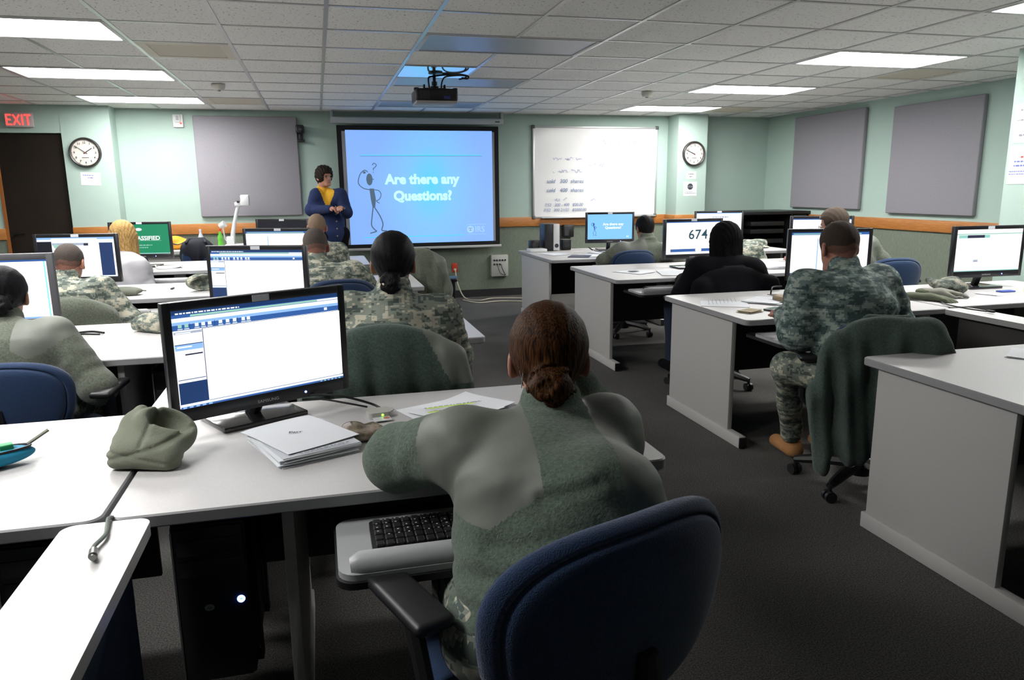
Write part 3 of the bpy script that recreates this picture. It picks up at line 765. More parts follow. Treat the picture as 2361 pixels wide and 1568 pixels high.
desk(.62, 1.975, *YA, 'nearest grey-white desk where the woman in the green fleece sits', legs=(1.0, 'R'), kx=1.42)
desk(-.76, .615, *YA, 'grey-white desk at the lower left with a cyan pouch on it', legs=('L', .24), kx=-.25, tray=False)
desk(.60, 1.87, *YBb, 'desk behind the nearest one, its right corner at the aisle beside the bun-haired soldier', legs=(.98, 'R'), kx=1.42)
desk(-.78, .595, *YBb, 'desk at the left where the dark-haired woman in the blue chair sits', legs=('L', .235), kx=-.27)
desk(.58, 1.85, *YC, 'third left desk from the camera, aisle half, in front of the shaved-head soldier', legs=('L', 'R'), kx=1.2)
desk(-.80, .575, *YC, 'third left desk from the camera, wall half, holding a camouflage cap', legs=('L', .25), kx=-.27)
desk(.56, 1.58, *YDd, 'fourth left desk from the camera, aisle half, in front of the instructor', legs=('L', 'R'))
desk(-.85, .555, *YDd, 'fourth left desk from the camera, wall half, with the green screen on it', legs=('L', .25))
desk(3.33, 4.63, 2.10, 3.42, 'furthest right desk by the aisle, with the small speakers behind it', legs=('L', 'R'), kx=3.95)
desk(4.64, 6.25, 2.30, 3.30, 'furthest right desk on the wall side, with a camouflage cap at its end', legs=('L', 'R'))
desk(3.31, 4.62, .38, 1.50, 'second furthest right desk by the aisle, showing a large number on its monitor', legs=('L', 'R'), kx=3.72)
desk(4.63, 6.0, .40, 1.50, 'second furthest right desk on the wall side, with stacked papers', legs=('L', 'R'))
desk(3.285, 4.62, -1.49, -.49, 'right desk where the broad-backed camouflage soldier leans, notebook and phone on it', legs=('L', 'R'), kx=3.65)
desk(4.63, 6.05, -1.45, -.58, 'right desk holding the gloves and cap, near the right column', legs=('L', 'R'), tray=False)
desk(3.265, 4.75, -3.28, -2.385, 'large desk at the right edge of the view, its pale end panel facing the aisle', legs=('L', 'R'), kx=3.95, tray=False)

def divider(x, y0, y1, label, z=DZT, fab=None):
    t = thing('desk_divider', label, 'divider', (x, (y0 + y1) / 2, 0), 0, 'narrow dividers between desk rows')
    l = (y1 - y0) / 2
    m = MB(); m.prism(rrect(-.088, .088, -l, l, .03, 7), z - .03, z, 0); m.build('divider_cap', mat('white_laminate_cap', (.56, .55, .55), rough=.35), t)
    MB().box((.02, 0, (z - .03 + .04) / 2), (.045, 2 * l - .06, z - .03 - .04), b=.01).build('fabric_screen', fab or mat('slate_blue_fabric', (.018, .035, .07), rough=.9, bump=.5, bscale=300), t)
    MB().box((.02, 0, .03), (.05, 2 * l - .08, .05)).build('kick_strip', M_dk, t)
divider(.632, -4.75, -3.262, 'narrow white-capped divider with a blue fabric side, in the lower left corner')
divider(.625, -2.40, -1.505, 'narrow white-capped divider between the two nearest left desk rows')
divider(4.635, -2.38, -1.495, 'narrow white-capped divider between the two nearest right desk rows', fab=mat('taupe_fabric', (.10, .095, .09), rough=.95, bump=.5, bscale=300))

# instructor's table at the front
t = thing('instructor_table', 'long table at the front of the room with the document camera on it', 'table', (.15, 4.30, 0))
m = MB(); m.prism(rrect(-1.1, 1.0, -.30, .32, .03, 5), .77, .80, 0); m.build('tabletop', [M_top, M_edge], t)
for s in (-1.05, .95): MB().box((s, 0, .385), (.03, .55, .77), b=.003).build('leg_panel', M_pnl, t)
MB().box((-.05, -.22, .47), (2.0, .02, .56)).build('modesty_panel', M_pnl, t)

# ---- task chair
def pad(w0, w1, h, T, curve, mats, name, parent, M, power=2.6, groove=True, nr=16, na=64):
    """upholstered pad in the x-z plane; w0 lower half width, w1 upper half width"""
    v = []; f = []
    rs = [0, .25, .45, .62, .76, .86, .92, .95, .975, .99, 1.0]
    def pt(r, a, side):
        ca, sa = math.cos(a), math.sin(a)
        k = (abs(ca) ** power + abs(sa) ** power) ** (-1 / power)
        x, z = ca * k, sa * k
        w = w0 + (w1 - w0) * (z * .5 + .5)
        X, Z = x * w * r, z * h * r
        th = T * max(0., 1 - r ** 7) ** .5
        if side < 0 and groove: th -= .011 * math.exp(-((r - .90) / .013) ** 2); th += (.004 if r < .90 else 0)
        return (X, -curve * (X / w0) ** 2 + side * th + .02 * (Z / h) ** 2, Z)
    rs = sorted(set(rs + [.885, .893, .9, .907, .915]))
    for side in (1, -1):
        o = len(v); v.append(pt(0, 0, side))
        for r in rs[1:]:
            for i in range(na): v.append(pt(r, 2 * PI * i / na, side))
        for i in range(na):
            q = (o, o + 1 + i, o + 1 + (i + 1) % na); f.append(q if side < 0 else q[::-1])
        for j in range(len(rs) - 2):
            for i in range(na):
                a = o + 1 + j * na + i; b = o + 1 + j * na + (i + 1) % na; c = b + na; d = a + na
                f.append((a, d, c, b) if side < 0 else (a, b, c, d))
    n1 = 1 + (len(rs) - 2) * na; n2 = n1 + 1 + (len(rs) - 1) * na
    bm = bmesh.new(); V = [bm.verts.new(M @ Vector(p)) for p in v]
    for q in f: bm.faces.new([V[i] for i in q])
    bmesh.ops.remove_doubles(bm, verts=bm.verts[:], dist=.0004)
    bmesh.ops.recalc_face_normals(bm, faces=bm.faces[:])
    me = bpy.data.meshes.new(name); bm.to_mesh(me); bm.free(); me.materials.append(mats); me.shade_smooth()
    o = bpy.data.objects.new(name, me); COL.objects.link(o); o.parent = parent; return o
M_cpl = mat('chair_black_plastic', (.012, .012, .014), rough=.45)
def chair(x, y, rz, label, arms=True, ay=.02, ax=.285, bh=.40, seat=.46, fab=None, group='rolling task chairs', tilt=.12, brz=0., top=.92, bw=.25):
    t = thing('office_chair', label, 'chair', (x, y, 0), rz, group)
    fab = fab or M_navy
    M = Matrix.Translation((0, 0, seat)) @ Matrix.Rotation(PI / 2, 4, 'X')
    pad(.24, .235, .235, .038, -.0, fab, 'seat', t, M, groove=False)
    h = (top - .50) / 2
    M = Matrix.Translation((0, -.27, .50 + h)) @ Matrix.Rotation(tilt, 4, 'X') @ Matrix.Rotation(brz, 4, 'Z')
    b = pad(bw * .84, bw, h, .034, -.05, fab, 'backrest', t, M)
    m = MB(); m.tube([(0, -.05, seat - .06), (0, -.22, seat - .07), (0, -.30, seat - .02), (0, -.315, seat + .12), (0, -.31, seat + .2)], [.03, .028, .026, .026, .02], n=8, M=None)
    m.build('back_bracket', M_cpl, t)
    m = MB(); m.box((0, 0, seat - .055), (.22, .26, .04), b=.01); m.cyl((0, 0, .12), (0, 0, seat - .05), .024); m.cyl((0, 0, .10), (0, 0, .28), .032); m.build('gas_column', M_cpl, t)
    m = MB(); m.lathe([(.05, .06), (.055, .10), (.04, .135), (.03, .14)], n=16)
    for k in range(5):
        a = 2 * PI * k / 5 + .3; c, s = math.cos(a), math.sin(a)
        m.tube([(c * .03, s * .03, .115), (c * .16, s * .16, .105), (c * .27, s * .27, .085), (c * .305, s * .305, .078)], [.032, .028, .022, .016], n=8)
    m.build('star_base', M_cpl, t)
    for k in range(5):
        a = 2 * PI * k / 5 + .3; cx, cy = .30 * math.cos(a), .30 * math.sin(a)
        m = MB(); q = a + .9
        for s in (-1, 1):
            ox, oy = math.cos(q) * .016 * s, math.sin(q) * .016 * s
            m.cyl((cx + ox - math.cos(q) * .009, cy + oy - math.sin(q) * .009, .028), (cx + ox + math.cos(q) * .009, cy + oy + math.sin(q) * .009, .028), .027, n=14)
        m.cyl((cx, cy, .03), (cx, cy, .08), .010, n=8); m.build('caster', M_cpl, t)
    if arms:
        for s in (-1, 1):
            m = MB(); m.tube([(s * .10, .0, seat - .05), (s * (ax - .015), .0, seat - .05), (s * (ax + .005), 0, seat - .02), (s * (ax + .005), ay - .03, seat + .17)], [.018, .018, .018, .018], n=8)
            m.box((s * ax, ay, seat + .185), (.085, .26, .028), b=.013, seg=3); m.build('armrest', M_cpl, t)
    return t

# ---- monitor
M_bez = mat('monitor_black', (.012, .012, .015), rough=.30, spec=.5)
M_bez2 = mat('monitor_dark_grey', (.07, .07, .078), rough=.45)
ED = dict(w=(1, 1, 1.0), pale=(.78, .88, 1), sky=(.25, .45, .85), navy=(.01, .035, .12), deep=(.03, .10, .32), teal=(.25, .55, .50), green=(.005, .22, .10), grey=(.35, .4, .5), ink=(.02, .025, .05), faint=(.75, .82, .88), red=(.8, .1, .08), black=(.003, .004, .008), cyan=(.25, .75, .95), lightgreen=(.30, .55, .45), slide=(.20, .50, .92), num=(.015, .06, .085))
ENAMES = list(ED)
def emats(s=SCREEN): return [emis('screen_' + n, ED[n], s) for n in ENAMES]
E_ = {n: i for i, n in enumerate(ENAMES)}
def monitor(x, y, rz, zb, label, draw, w=.563, h=.344, base=(0, .08), tag_=True, bez=None, led=True, zt=DZT, bl=.024, bb=.042, stand_w=.26, brand=True):
    t = thing('computer_monitor', label, 'monitor', (x, y, zt), rz, 'desk monitors')
    bez = bez or M_bez; z0 = zb - zt
    m = MB()
    X0, X1, Z0, Z1 = -w / 2 + bl, w / 2 - bl, z0 + bb, z0 + h - bl
    m.box((-w / 2 + bl / 2, .012, z0 + h / 2), (bl, .03, h), b=.003); m.box((w / 2 - bl / 2, .012, z0 + h / 2), (bl, .03, h), b=.003)
    m.box((0, .012, z0 + bb / 2), (w - 2 * bl + .004, .03, bb), b=.003); m.box((0, .012, z0 + h - bl / 2), (w - 2 * bl + .004, .03, bl), b=.003)
    m.box((0, .02, z0 + h / 2), (w - .02, .02, h - .02)); m.box((0, .045, z0 + h / 2), (w * .62, .04, h * .6), b=.012)
    if brand:
        a = Art(m, y=-.0035); a.text('SAMSUNG', 0, z0 + .013, .013, 1, sx=1.15)
    m.build('bezel', [bez, mat('silver_lettering', (.45, .45, .47), rough=.4)], t)
    m = MB(); m.add([(X0, .001, Z0), (X1, .001, Z0), (X1, .001, Z1), (X0, .001, Z1)], [(0, 1, 2, 3)], E_['w'])
    a = Art(m, y=.0008, step=.00012)
    def R(u0, v0, u1, v1, c): a.rect(X0 + u0 * (X1 - X0), Z0 + v0 * (Z1 - Z0), X0 + u1 * (X1 - X0), Z0 + v1 * (Z1 - Z0), E_[c])
    draw(a, R, X0, X1, Z0, Z1)
    m.build('screen', emats(), t, smooth=0)
    bx, by = base
    MB().tube([(bx, by + .01, .018), (bx, by, .03), (0, .045, z0 + .05), (0, .045, z0 + .14)], [.024, .024, .026, .026], n=10).build('neck', bez, t)
    m = MB(); m.box((bx, by, .009), (stand_w, .20, .016), b=.004); m.build('foot', mat('glossy_black', (.012, .012, .014), rough=.15, coat=.5), t)
    if tag_: MB().box((.0, -.0045, z0 + h - bl / 2), (.052, .002, .019)).build('asset_sticker', mat('sticker_white', (.5, .52, .56), rough=.6), t, smooth=0)
    if led: MB().cyl((w * .22, -.0036, z0 + bb * .45), (w * .22, -.0055, z0 + bb * .45), .0035, n=10).build('power_light', mat('blue_led', (0, 0, .3), emit=(.15, .25, 1), estr=9), t)
    return t
def page_app(a, R, X0, X1, Z0, Z1):
    """application window: blue title bars, narrow side list, big white sheet"""
    R(0, .955, 1, 1, 'navy'); R(.0, .925, 1, .957, 'deep'); R(.10, .93, .86, .95, 'lightgreen'); R(.86, .93, 1, .95, 'pale')
    R(0, .885, 1, .925, 'pale'); R(0, .80, 1, .885, 'deep'); R(0, .855, 1, .885, 'sky')
    for k, u in enumerate((.03, .065, .12, .155, .19, .25, .29, .33, .38, .41)): R(u, .825, u + .02, .86, 'faint' if k > 1 else 'lightgreen'); R(u - .003, .808, u + .024, .816, 'pale')
    R(.09, .808, .092, .87, 'navy'); R(.225, .808, .227, .87, 'navy'); R(.355, .808, .357, .87, 'navy')
    R(.90, .82, .92, .85, 'faint')
    lines(a, [(X0 + .01, X0 + .19, Z1 - .010, .004)], E_['pale'], 9)
    R(0, .05, 1, .80, 'w'); R(.152, .045, .156, .80, 'navy'); R(.156, .796, 1, .80, 'navy')
    R(0, .765, .15, .79, 'grey'); R(.01, .77, .09, .782, 'pale'); R(0, .655, .15, .663, 'navy')
    R(0, .60, .15, .655, 'sky'); R(.01, .625, .09, .64, 'pale'); R(.0, .58, .15, .60, 'pale'); R(.05, .545, .145, .56, 'ink')
    R(0, .295, .15, .302, 'navy'); R(0, .27, .15, .295, 'pale'); R(0, .045, .152, .268, 'navy')
    for u0, u1, v in ((.42, .60, .72), (.90, .93, .77), (.80, .86, .55), (.84, .96, .40), (.30, .33, .40), (.20, .35, .18), (.65, .72, .10), (.42, .50, .07), (.20, .42, .06)): R(u0, v, u1, v + .008, 'faint')
    R(.156, .043, 1, .048, 'navy'); R(0, .015, 1, .043, 'pale'); R(0, 0, 1, .02, 'deep')
    for k in range(5): R(.01 + k * .035, .002, .03 + k * .035, .017, 'sky')
    for k in range(6): R(.84 + k * .025, .003, .852 + k * .025, .015, ('grey', 'lightgreen')[k % 2])
def page_white(a, R, X0, X1, Z0, Z1):
    R(0, .965, 1, 1, 'deep'); R(0, .0, 1, .03, 'deep'); R(.62, .05, .625, .93, 'w')
    R(.04, .62, .42, .626, 'faint')
def page_two(a, R, X0, X1, Z0, Z1):
    R(0, .94, 1, 1, 'deep'); R(.0, .90, 1, .94, 'pale'); R(.02, .955, .9, .975, 'lightgreen'); R(.335, .04, .347, .86, 'sky'); R(.05, .60, .31, .607, 'faint'); R(.05, .61, .31, .613, 'lightgreen'); R(0, 0, 1, .035, 'deep')
def page_web(a, R, X0, X1, Z0, Z1):
    R(0, .95, 1, 1, 'sky'); R(0, .90, 1, .95, 'pale'); R(0, .83, 1, .90, 'faint'); R(0, 0, .185, .90, 'black'); R(.80, .03, .975, .86, 'navy'); R(.19, .80, .66, .86, 'grey'); R(.30, .76, .66, .78, 'pale'); R(.60, .79, .66, .85, 'ink')
    a.disc(X0 + .24 * (X1 - X0), Z0 + .78 * (Z1 - Z0), .016, .016, E_['lightgreen']); R(0, 0, 1, .03, 'pale')
    R(.185, .94, .78, .975, 'w')
def page_left(a, R, X0, X1, Z0, Z1):
    R(0, .97, 1, 1, 'deep'); R(0, 0, 1, .03, 'sky'); R(.1, .63, .45, .66, 'grey'); a.line([(X0 + .31 * (X1 - X0) , Z0 + .69 * (Z1 - Z0)), (X0 + .37 * (X1 - X0), Z0 + .665 * (Z1 - Z0))], .006, E_['red']); R(.97, .03, .985, .97, 'cyan')
def page_green(a, R, X0, X1, Z0, Z1):
    R(0, 0, 1, 1, 'green'); xc = (X0 + X1) / 2; H = Z1 - Z0
    a.text('UNCLASSIFIED', xc, Z0 + .47 * H, .052, E_['w'], bold=.0012, sx=1.05)
    R(.14, .445, .86, .455, 'lightgreen'); R(.14, .60, .86, .607, 'lightgreen')
    lines(a, [(xc - .1, xc + .1, Z0 + .28 * H, .008), (xc - .1, xc + .06, Z0 + .20 * H, .008)], E_['lightgreen'], 5)
    a.disc(xc - .01, Z0 + .83 * H, .03, .014, E_['faint']); R(0, .0, 1, .03, 'teal')
def page_slide(a, R, X0, X1, Z0, Z1):
    R(0, 0, 1, 1, 'slide')
    W, H = X1 - X0, Z1 - Z0; f = lambda u: X0 + u * W; g = lambda v: Z0 + v * H
    a.text('Are there any', f(.57), g(.56), .038, E_['w'], bold=.001, sx=1.1); a.text('Questions?', f(.57), g(.42), .038, E_['w'], bold=.001, sx=1.1)
    a.disc(f(.135), g(.60), .010, .018, E_['deep']); a.poly([(f(.13), g(.53)), (f(.16), g(.53)), (f(.165), g(.38)), (f(.145), g(.37))], E_['deep'])
    for p in ([(.13, .52), (.08, .58), (.10, .66), (.13, .66)], [(.16, .52), (.20, .48), (.17, .42)], [(.15, .38), (.12, .25), (.14, .16), (.12, .15)], [(.16, .38), (.19, .25), (.17, .16), (.20, .15)]): a.line([(f(u), g(v)) for u, v in p], .004, E_['deep'])
    a.text('IRS', f(.90), g(.07), .024, E_['w'])
def page_number(a, R, X0, X1, Z0, Z1):
    W, H = X1 - X0, Z1 - Z0
    R(0, .97, 1, 1, 'deep'); [a.text(ch, X0 + u * W, Z0 + .46 * H, .115, E_['num'], bold=.0012, sx=1.05) for ch, u in (('6', .465), ('7', .585), ('4', .71))]; a.text('5:20', X0 + .18 * W, Z0 + .62 * H, .03, E_['faint'])
    R(.08, .07, .92, .16, 'deep'); a.disc(X0 + .6 * W, Z0 + .12 * H, .03, .022, E_['pale'])
def page_doc(a, R, X0, X1, Z0, Z1):
    R(0, .97, 1, 1, 'sky'); lines(a, [(X0 + .18, X0 + .36, Z1 - .05, .008)], E_['deep'], 4); R(.97, 0, 1, 1, 'faint'); R(0, 0, 1, .03, 'sky')
def page_logo(a, R, X0, X1, Z0, Z1):
    R(0, .93, 1, 1, 'w'); R(0, .88, 1, .905, 'lightgreen'); R(.03, .80, .5, .87, 'teal'); R(.16, .80, .42, .87, 'ink'); R(.03, .785, .9, .79, 'lightgreen'); R(.28, .22, .35, .28, 'grey'); R(0, 0, 1, .02, 'teal')
def page_off(a, R, X0, X1, Z0, Z1): R(0, 0, 1, 1, 'black')

monitor(.932, -2.637, math.radians(28.6), .80, 'large nearest monitor with a nearly blank white form, left of the woman in green fleece', page_app, base=(-.005, .10), stand_w=.27)
monitor(.775, -.70, math.radians(-20), .812, 'monitor with a white form, half hidden by the nearest monitor', page_app)
monitor(-.549, .906, math.radians(-8.6), .82, 'monitor with a white page between dark side bars, before the soldier at the far left', page_web)
monitor(-.375, -.959, 0, .809, 'grey-bezelled monitor cut by the left edge of the view', page_left, w=.50, h=.357, bez=M_bez2, tag_=False, bl=.03, bb=.045, brand=False)
monitor(-.534, 2.814, math.radians(-7), .829, 'monitor with a solid green page beside the blonde woman', page_green)
monitor(.798, 1.199, math.radians(-17.7), .815, 'monitor with two white columns, behind the half-hidden one on the left', page_two)
monitor(.748, 3.10, math.radians(-21), .821, 'switched-off dark monitor in front of the instructor', page_off, led=False)
monitor(4.305, 2.984, math.radians(-7.7), .828, 'monitor repeating the blue slide, before the man in the fleece jacket', page_slide)
monitor(4.251, .929, math.radians(1), .828, 'monitor showing the big dark number 674, before the hooded person', page_number)
monitor(5.568, 2.80, math.radians(-15), .825, 'monitor with a white document behind the hooded person, near the black rack', page_doc)
monitor(4.407, -.66, math.radians(-14), .815, 'monitor with white columns behind the head of the broad-backed soldier', page_two)
monitor(5.584, .999, math.radians(-20), .823, 'white monitor whose middle is hidden by the head of the furthest right man', page_web and page_white)
monitor(5.467, -.896, math.radians(-2.6), .821, 'white-screened monitor at the right edge, beyond the gloves', page_logo)

# ---- PC towers
def tower(x, y, label, on=True, rz=0):
    t = thing('computer_tower', label, 'computer', (x, y, .205), rz, 'black computer towers')
    m = MB()
    for yy in (-.12, .12):
        m.box((0, yy, -.006), (.20, .04, .008)); m.box((-.096, yy, .25), (.006, .04, .507)); m.box((.096, yy, .25), (.006, .04, .507))
    m.build('hanging_cradle', M_dk, t, smooth=0)
    m = MB(); m.box((0, .0, .215), (.175, .42, .43), b=.006); m.build('case', M_black, t)
    m = MB(); m.box((0, -.216, .215), (.165, .012, .42), b=.004); m.build('front_cover', mat('tower_front', (.014, .014, .018), rough=.3), t)
    for k in range(2): MB().box((0, -.2235, .375 - k * .055), (.145, .004, .04), b=.0015).build('drive_bay', mat('bay_black', (.02, .02, .024), rough=.35), t)
    MB().box((-.083, -.2225, .215), (.004, .005, .41)).build('trim_strip', M_alu, t, smooth=0)
    if on:
        MB().lathe([(.004, 0), (.009, .003), (.010, 0)], n=16, M=Matrix.Translation((.066, -.222, .222)) @ Matrix.Rotation(PI / 2, 4, 'X')).build('power_light', mat('blue_led', (0, 0, .3)), t)
        m = MB(); a = Art(m, y=-.2235); a.disc(-.01, .21, .012, .009, 0); a.text('hp', -.01, .206, .012, 1, shear=.3); m.build('badge', [M_alu, M_ink], t, smooth=0)
tower(.80, -2.88, 'black computer tower with a blue power light under the nearest desk')
tower(.42, -2.88, 'black computer tower under the desk with the cyan pouch', on=False)
tower(.415, -1.10, 'black computer tower under the desk of the dark-haired woman', on=False)
# ------------------------------------------------------------------ people
M_skin = mat('skin_light', (.42, .20, .135), rough=.55, bump=.15, bscale=120)
M_skin2 = mat('skin_ruddy', (.40, .17, .12), rough=.55, bump=.15, bscale=120)
M_skin3 = mat('skin_tan', (.30, .145, .09), rough=.55, bump=.15, bscale=120)
M_skin4 = mat('skin_dark', (.085, .045, .032), rough=.5)
def fleece(name, col):
    m = mat(name, col, rough=1., spec=.08, bump=1., bscale=210, detail=4, noise_rough=.65, sheen=.25, var=.26, vscale=130); return m
M_fle = fleece('sage_green_fleece', (.115, .150, .120))
M_fle2 = fleece('olive_grey_fleece', (.130, .145, .115))
M_nyl = mat('sage_nylon_patch', (.135, .148, .125), rough=.6, bump=.5, bscale=22, bstretch=(1, 1, .5), detail=5)
M_acu = camo('digital_camouflage'); M_acu2 = camo('digital_camouflage_cool', .88, tint=(.82, 1.0, 1.12))
M_wht = mat('white_blouse', (.50, .49, .52), rough=.7, bump=.3, bscale=30)
M_blk = mat('black_cloth', (.006, .006, .008), rough=.95, spec=.1, bump=.5, bscale=200)
M_card = mat('navy_cardigan', (.010, .022, .085), rough=.95, bump=.6, bscale=300)
M_yel = mat('mustard_knit', (.62, .33, .015), rough=.9, bump=.4, bscale=260)
M_boot = mat('tan_suede', (.36, .17, .06), rough=.9, bump=.4, bscale=90, var=.15)
def hairmat(name, col, hi, rough=.5):
    if name in MATS: return MATS[name]
    m = mat(name, col, rough=rough, spec=.07)
    nt = m.node_tree; N = nt.nodes; L = nt.links; b = N['Principled BSDF']
    tc = N.new('ShaderNodeTexCoord'); mp = N.new('ShaderNodeMapping'); mp.inputs['Scale'].default_value = (1, 1, .12); L.new(tc.outputs['Object'], mp.inputs[0])
    n = N.new('ShaderNodeTexNoise'); n.inputs['Scale'].default_value = 260; n.inputs['Detail'].default_value = 3; L.new(mp.outputs[0], n.inputs['Vector'])
    r = N.new('ShaderNodeValToRGB'); r.color_ramp.elements[0].position = .38; r.color_ramp.elements[1].position = .72
    r.color_ramp.elements[0].color = (*col, 1); r.color_ramp.elements[1].color = (*hi, 1)
    L.new(n.outputs['Fac'], r.inputs[0]); L.new(r.outputs[0], b.inputs['Base Color'])
    bp = N.new('ShaderNodeBump'); bp.inputs['Strength'].default_value = .8; bp.inputs['Distance'].default_value = .003; L.new(n.outputs['Fac'], bp.inputs['Height']); L.new(bp.outputs[0], b.inputs['Normal'])
    return m
M_hbrown = hairmat('reddish_brown_hair', (.014, .007, .004), (.11, .040, .011))
M_hblack = hairmat('black_hair', (.005, .005, .006), (.014, .013, .015))
M_hdark = hairmat('dark_brown_hair', (.012, .009, .008), (.045, .03, .022))
M_hblond = hairmat('blonde_hair', (.28, .15, .045), (.62, .42, .18), rough=.5)
def stub(name, col): return mat(name, col, rough=.85, bump=.8, bscale=380, var=.25, vscale=220)
M_buzz1 = stub('grey_brown_stubble', (.085, .062, .05)); M_buzz2 = stub('fair_stubble', (.20, .135, .09)); M_buzz3 = stub('dark_stubble', (.035, .026, .022))
M_buzz4 = stub('brown_crop', (.045, .028, .017))
def fade(nm, c, sk=(.40, .17, .12)): return (stub(nm, c), stub(nm + '_mid', tuple(.55 * a + .30 * b for a, b in zip(c, sk))), stub(nm + '_low', tuple(.25 * a + .60 * b for a, b in zip(c, sk))))
F_1 = fade('fade_grey_brown', (.060, .045, .038)); F_2 = fade('fade_fair', (.20, .135, .09)); F_4 = fade('fade_brown', (.040, .025, .016))
M_hmatte = hairmat('matte_black_hair', (.003, .003, .004), (.008, .008, .009), rough=.85)

def hand(W, D, Nn, side, curl=.5, s=1.):
    """palm, four unequal bent fingers and a side thumb; W wrist, D towards the fingers, Nn out of the back of the hand"""
    W = Vector(W); D = Vector(D).normalized(); Nn = Vector(Nn); Nn = (Nn - D * Nn.dot(D)).normalized(); T = D.cross(Nn) * side   # T points to the thumb side
    P = []
    for q in (-.022, 0, .022): P.append(('c', tuple(W + D * .015 * s), tuple(W + D * .080 * s + T * q * s), .019 * s, .0135 * s))
    for q, l, c in ((.030, .068, .8), (.010, .078, .9), (-.011, .072, 1.), (-.031, .056, 1.1)):
        a = W + D * .082 * s + T * q * s; ang = curl * c * .7; d = (D * math.cos(ang) - Nn * math.sin(ang)); b = a + d * l * .48 * s
        ang2 = curl * c * 1.7; d2 = (D * math.cos(ang2) - Nn * math.sin(ang2)); e = b + d2 * l * .52 * s
        P += [('c', tuple(a), tuple(b), .0095 * s, .0088 * s, None, .006, 'k'), ('c', tuple(b), tuple(e), .0088 * s, .0075 * s, None, .006, 'k')]
    a = W + D * .025 * s + T * .022 * s; b = a + (D * .7 + T * .6 - Nn * .25) * .042 * s; e = b + (D * .95 + T * .1 - Nn * .3) * .032 * s
    P += [('c', tuple(a), tuple(b), .014 * s, .0105 * s, None, .01, 'k'), ('c', tuple(b), tuple(e), .0105 * s, .0085 * s, None, .006, 'k')]
    return P

def lerp(a, b, t): return Vector(a) * (1 - t) + Vector(b) * t

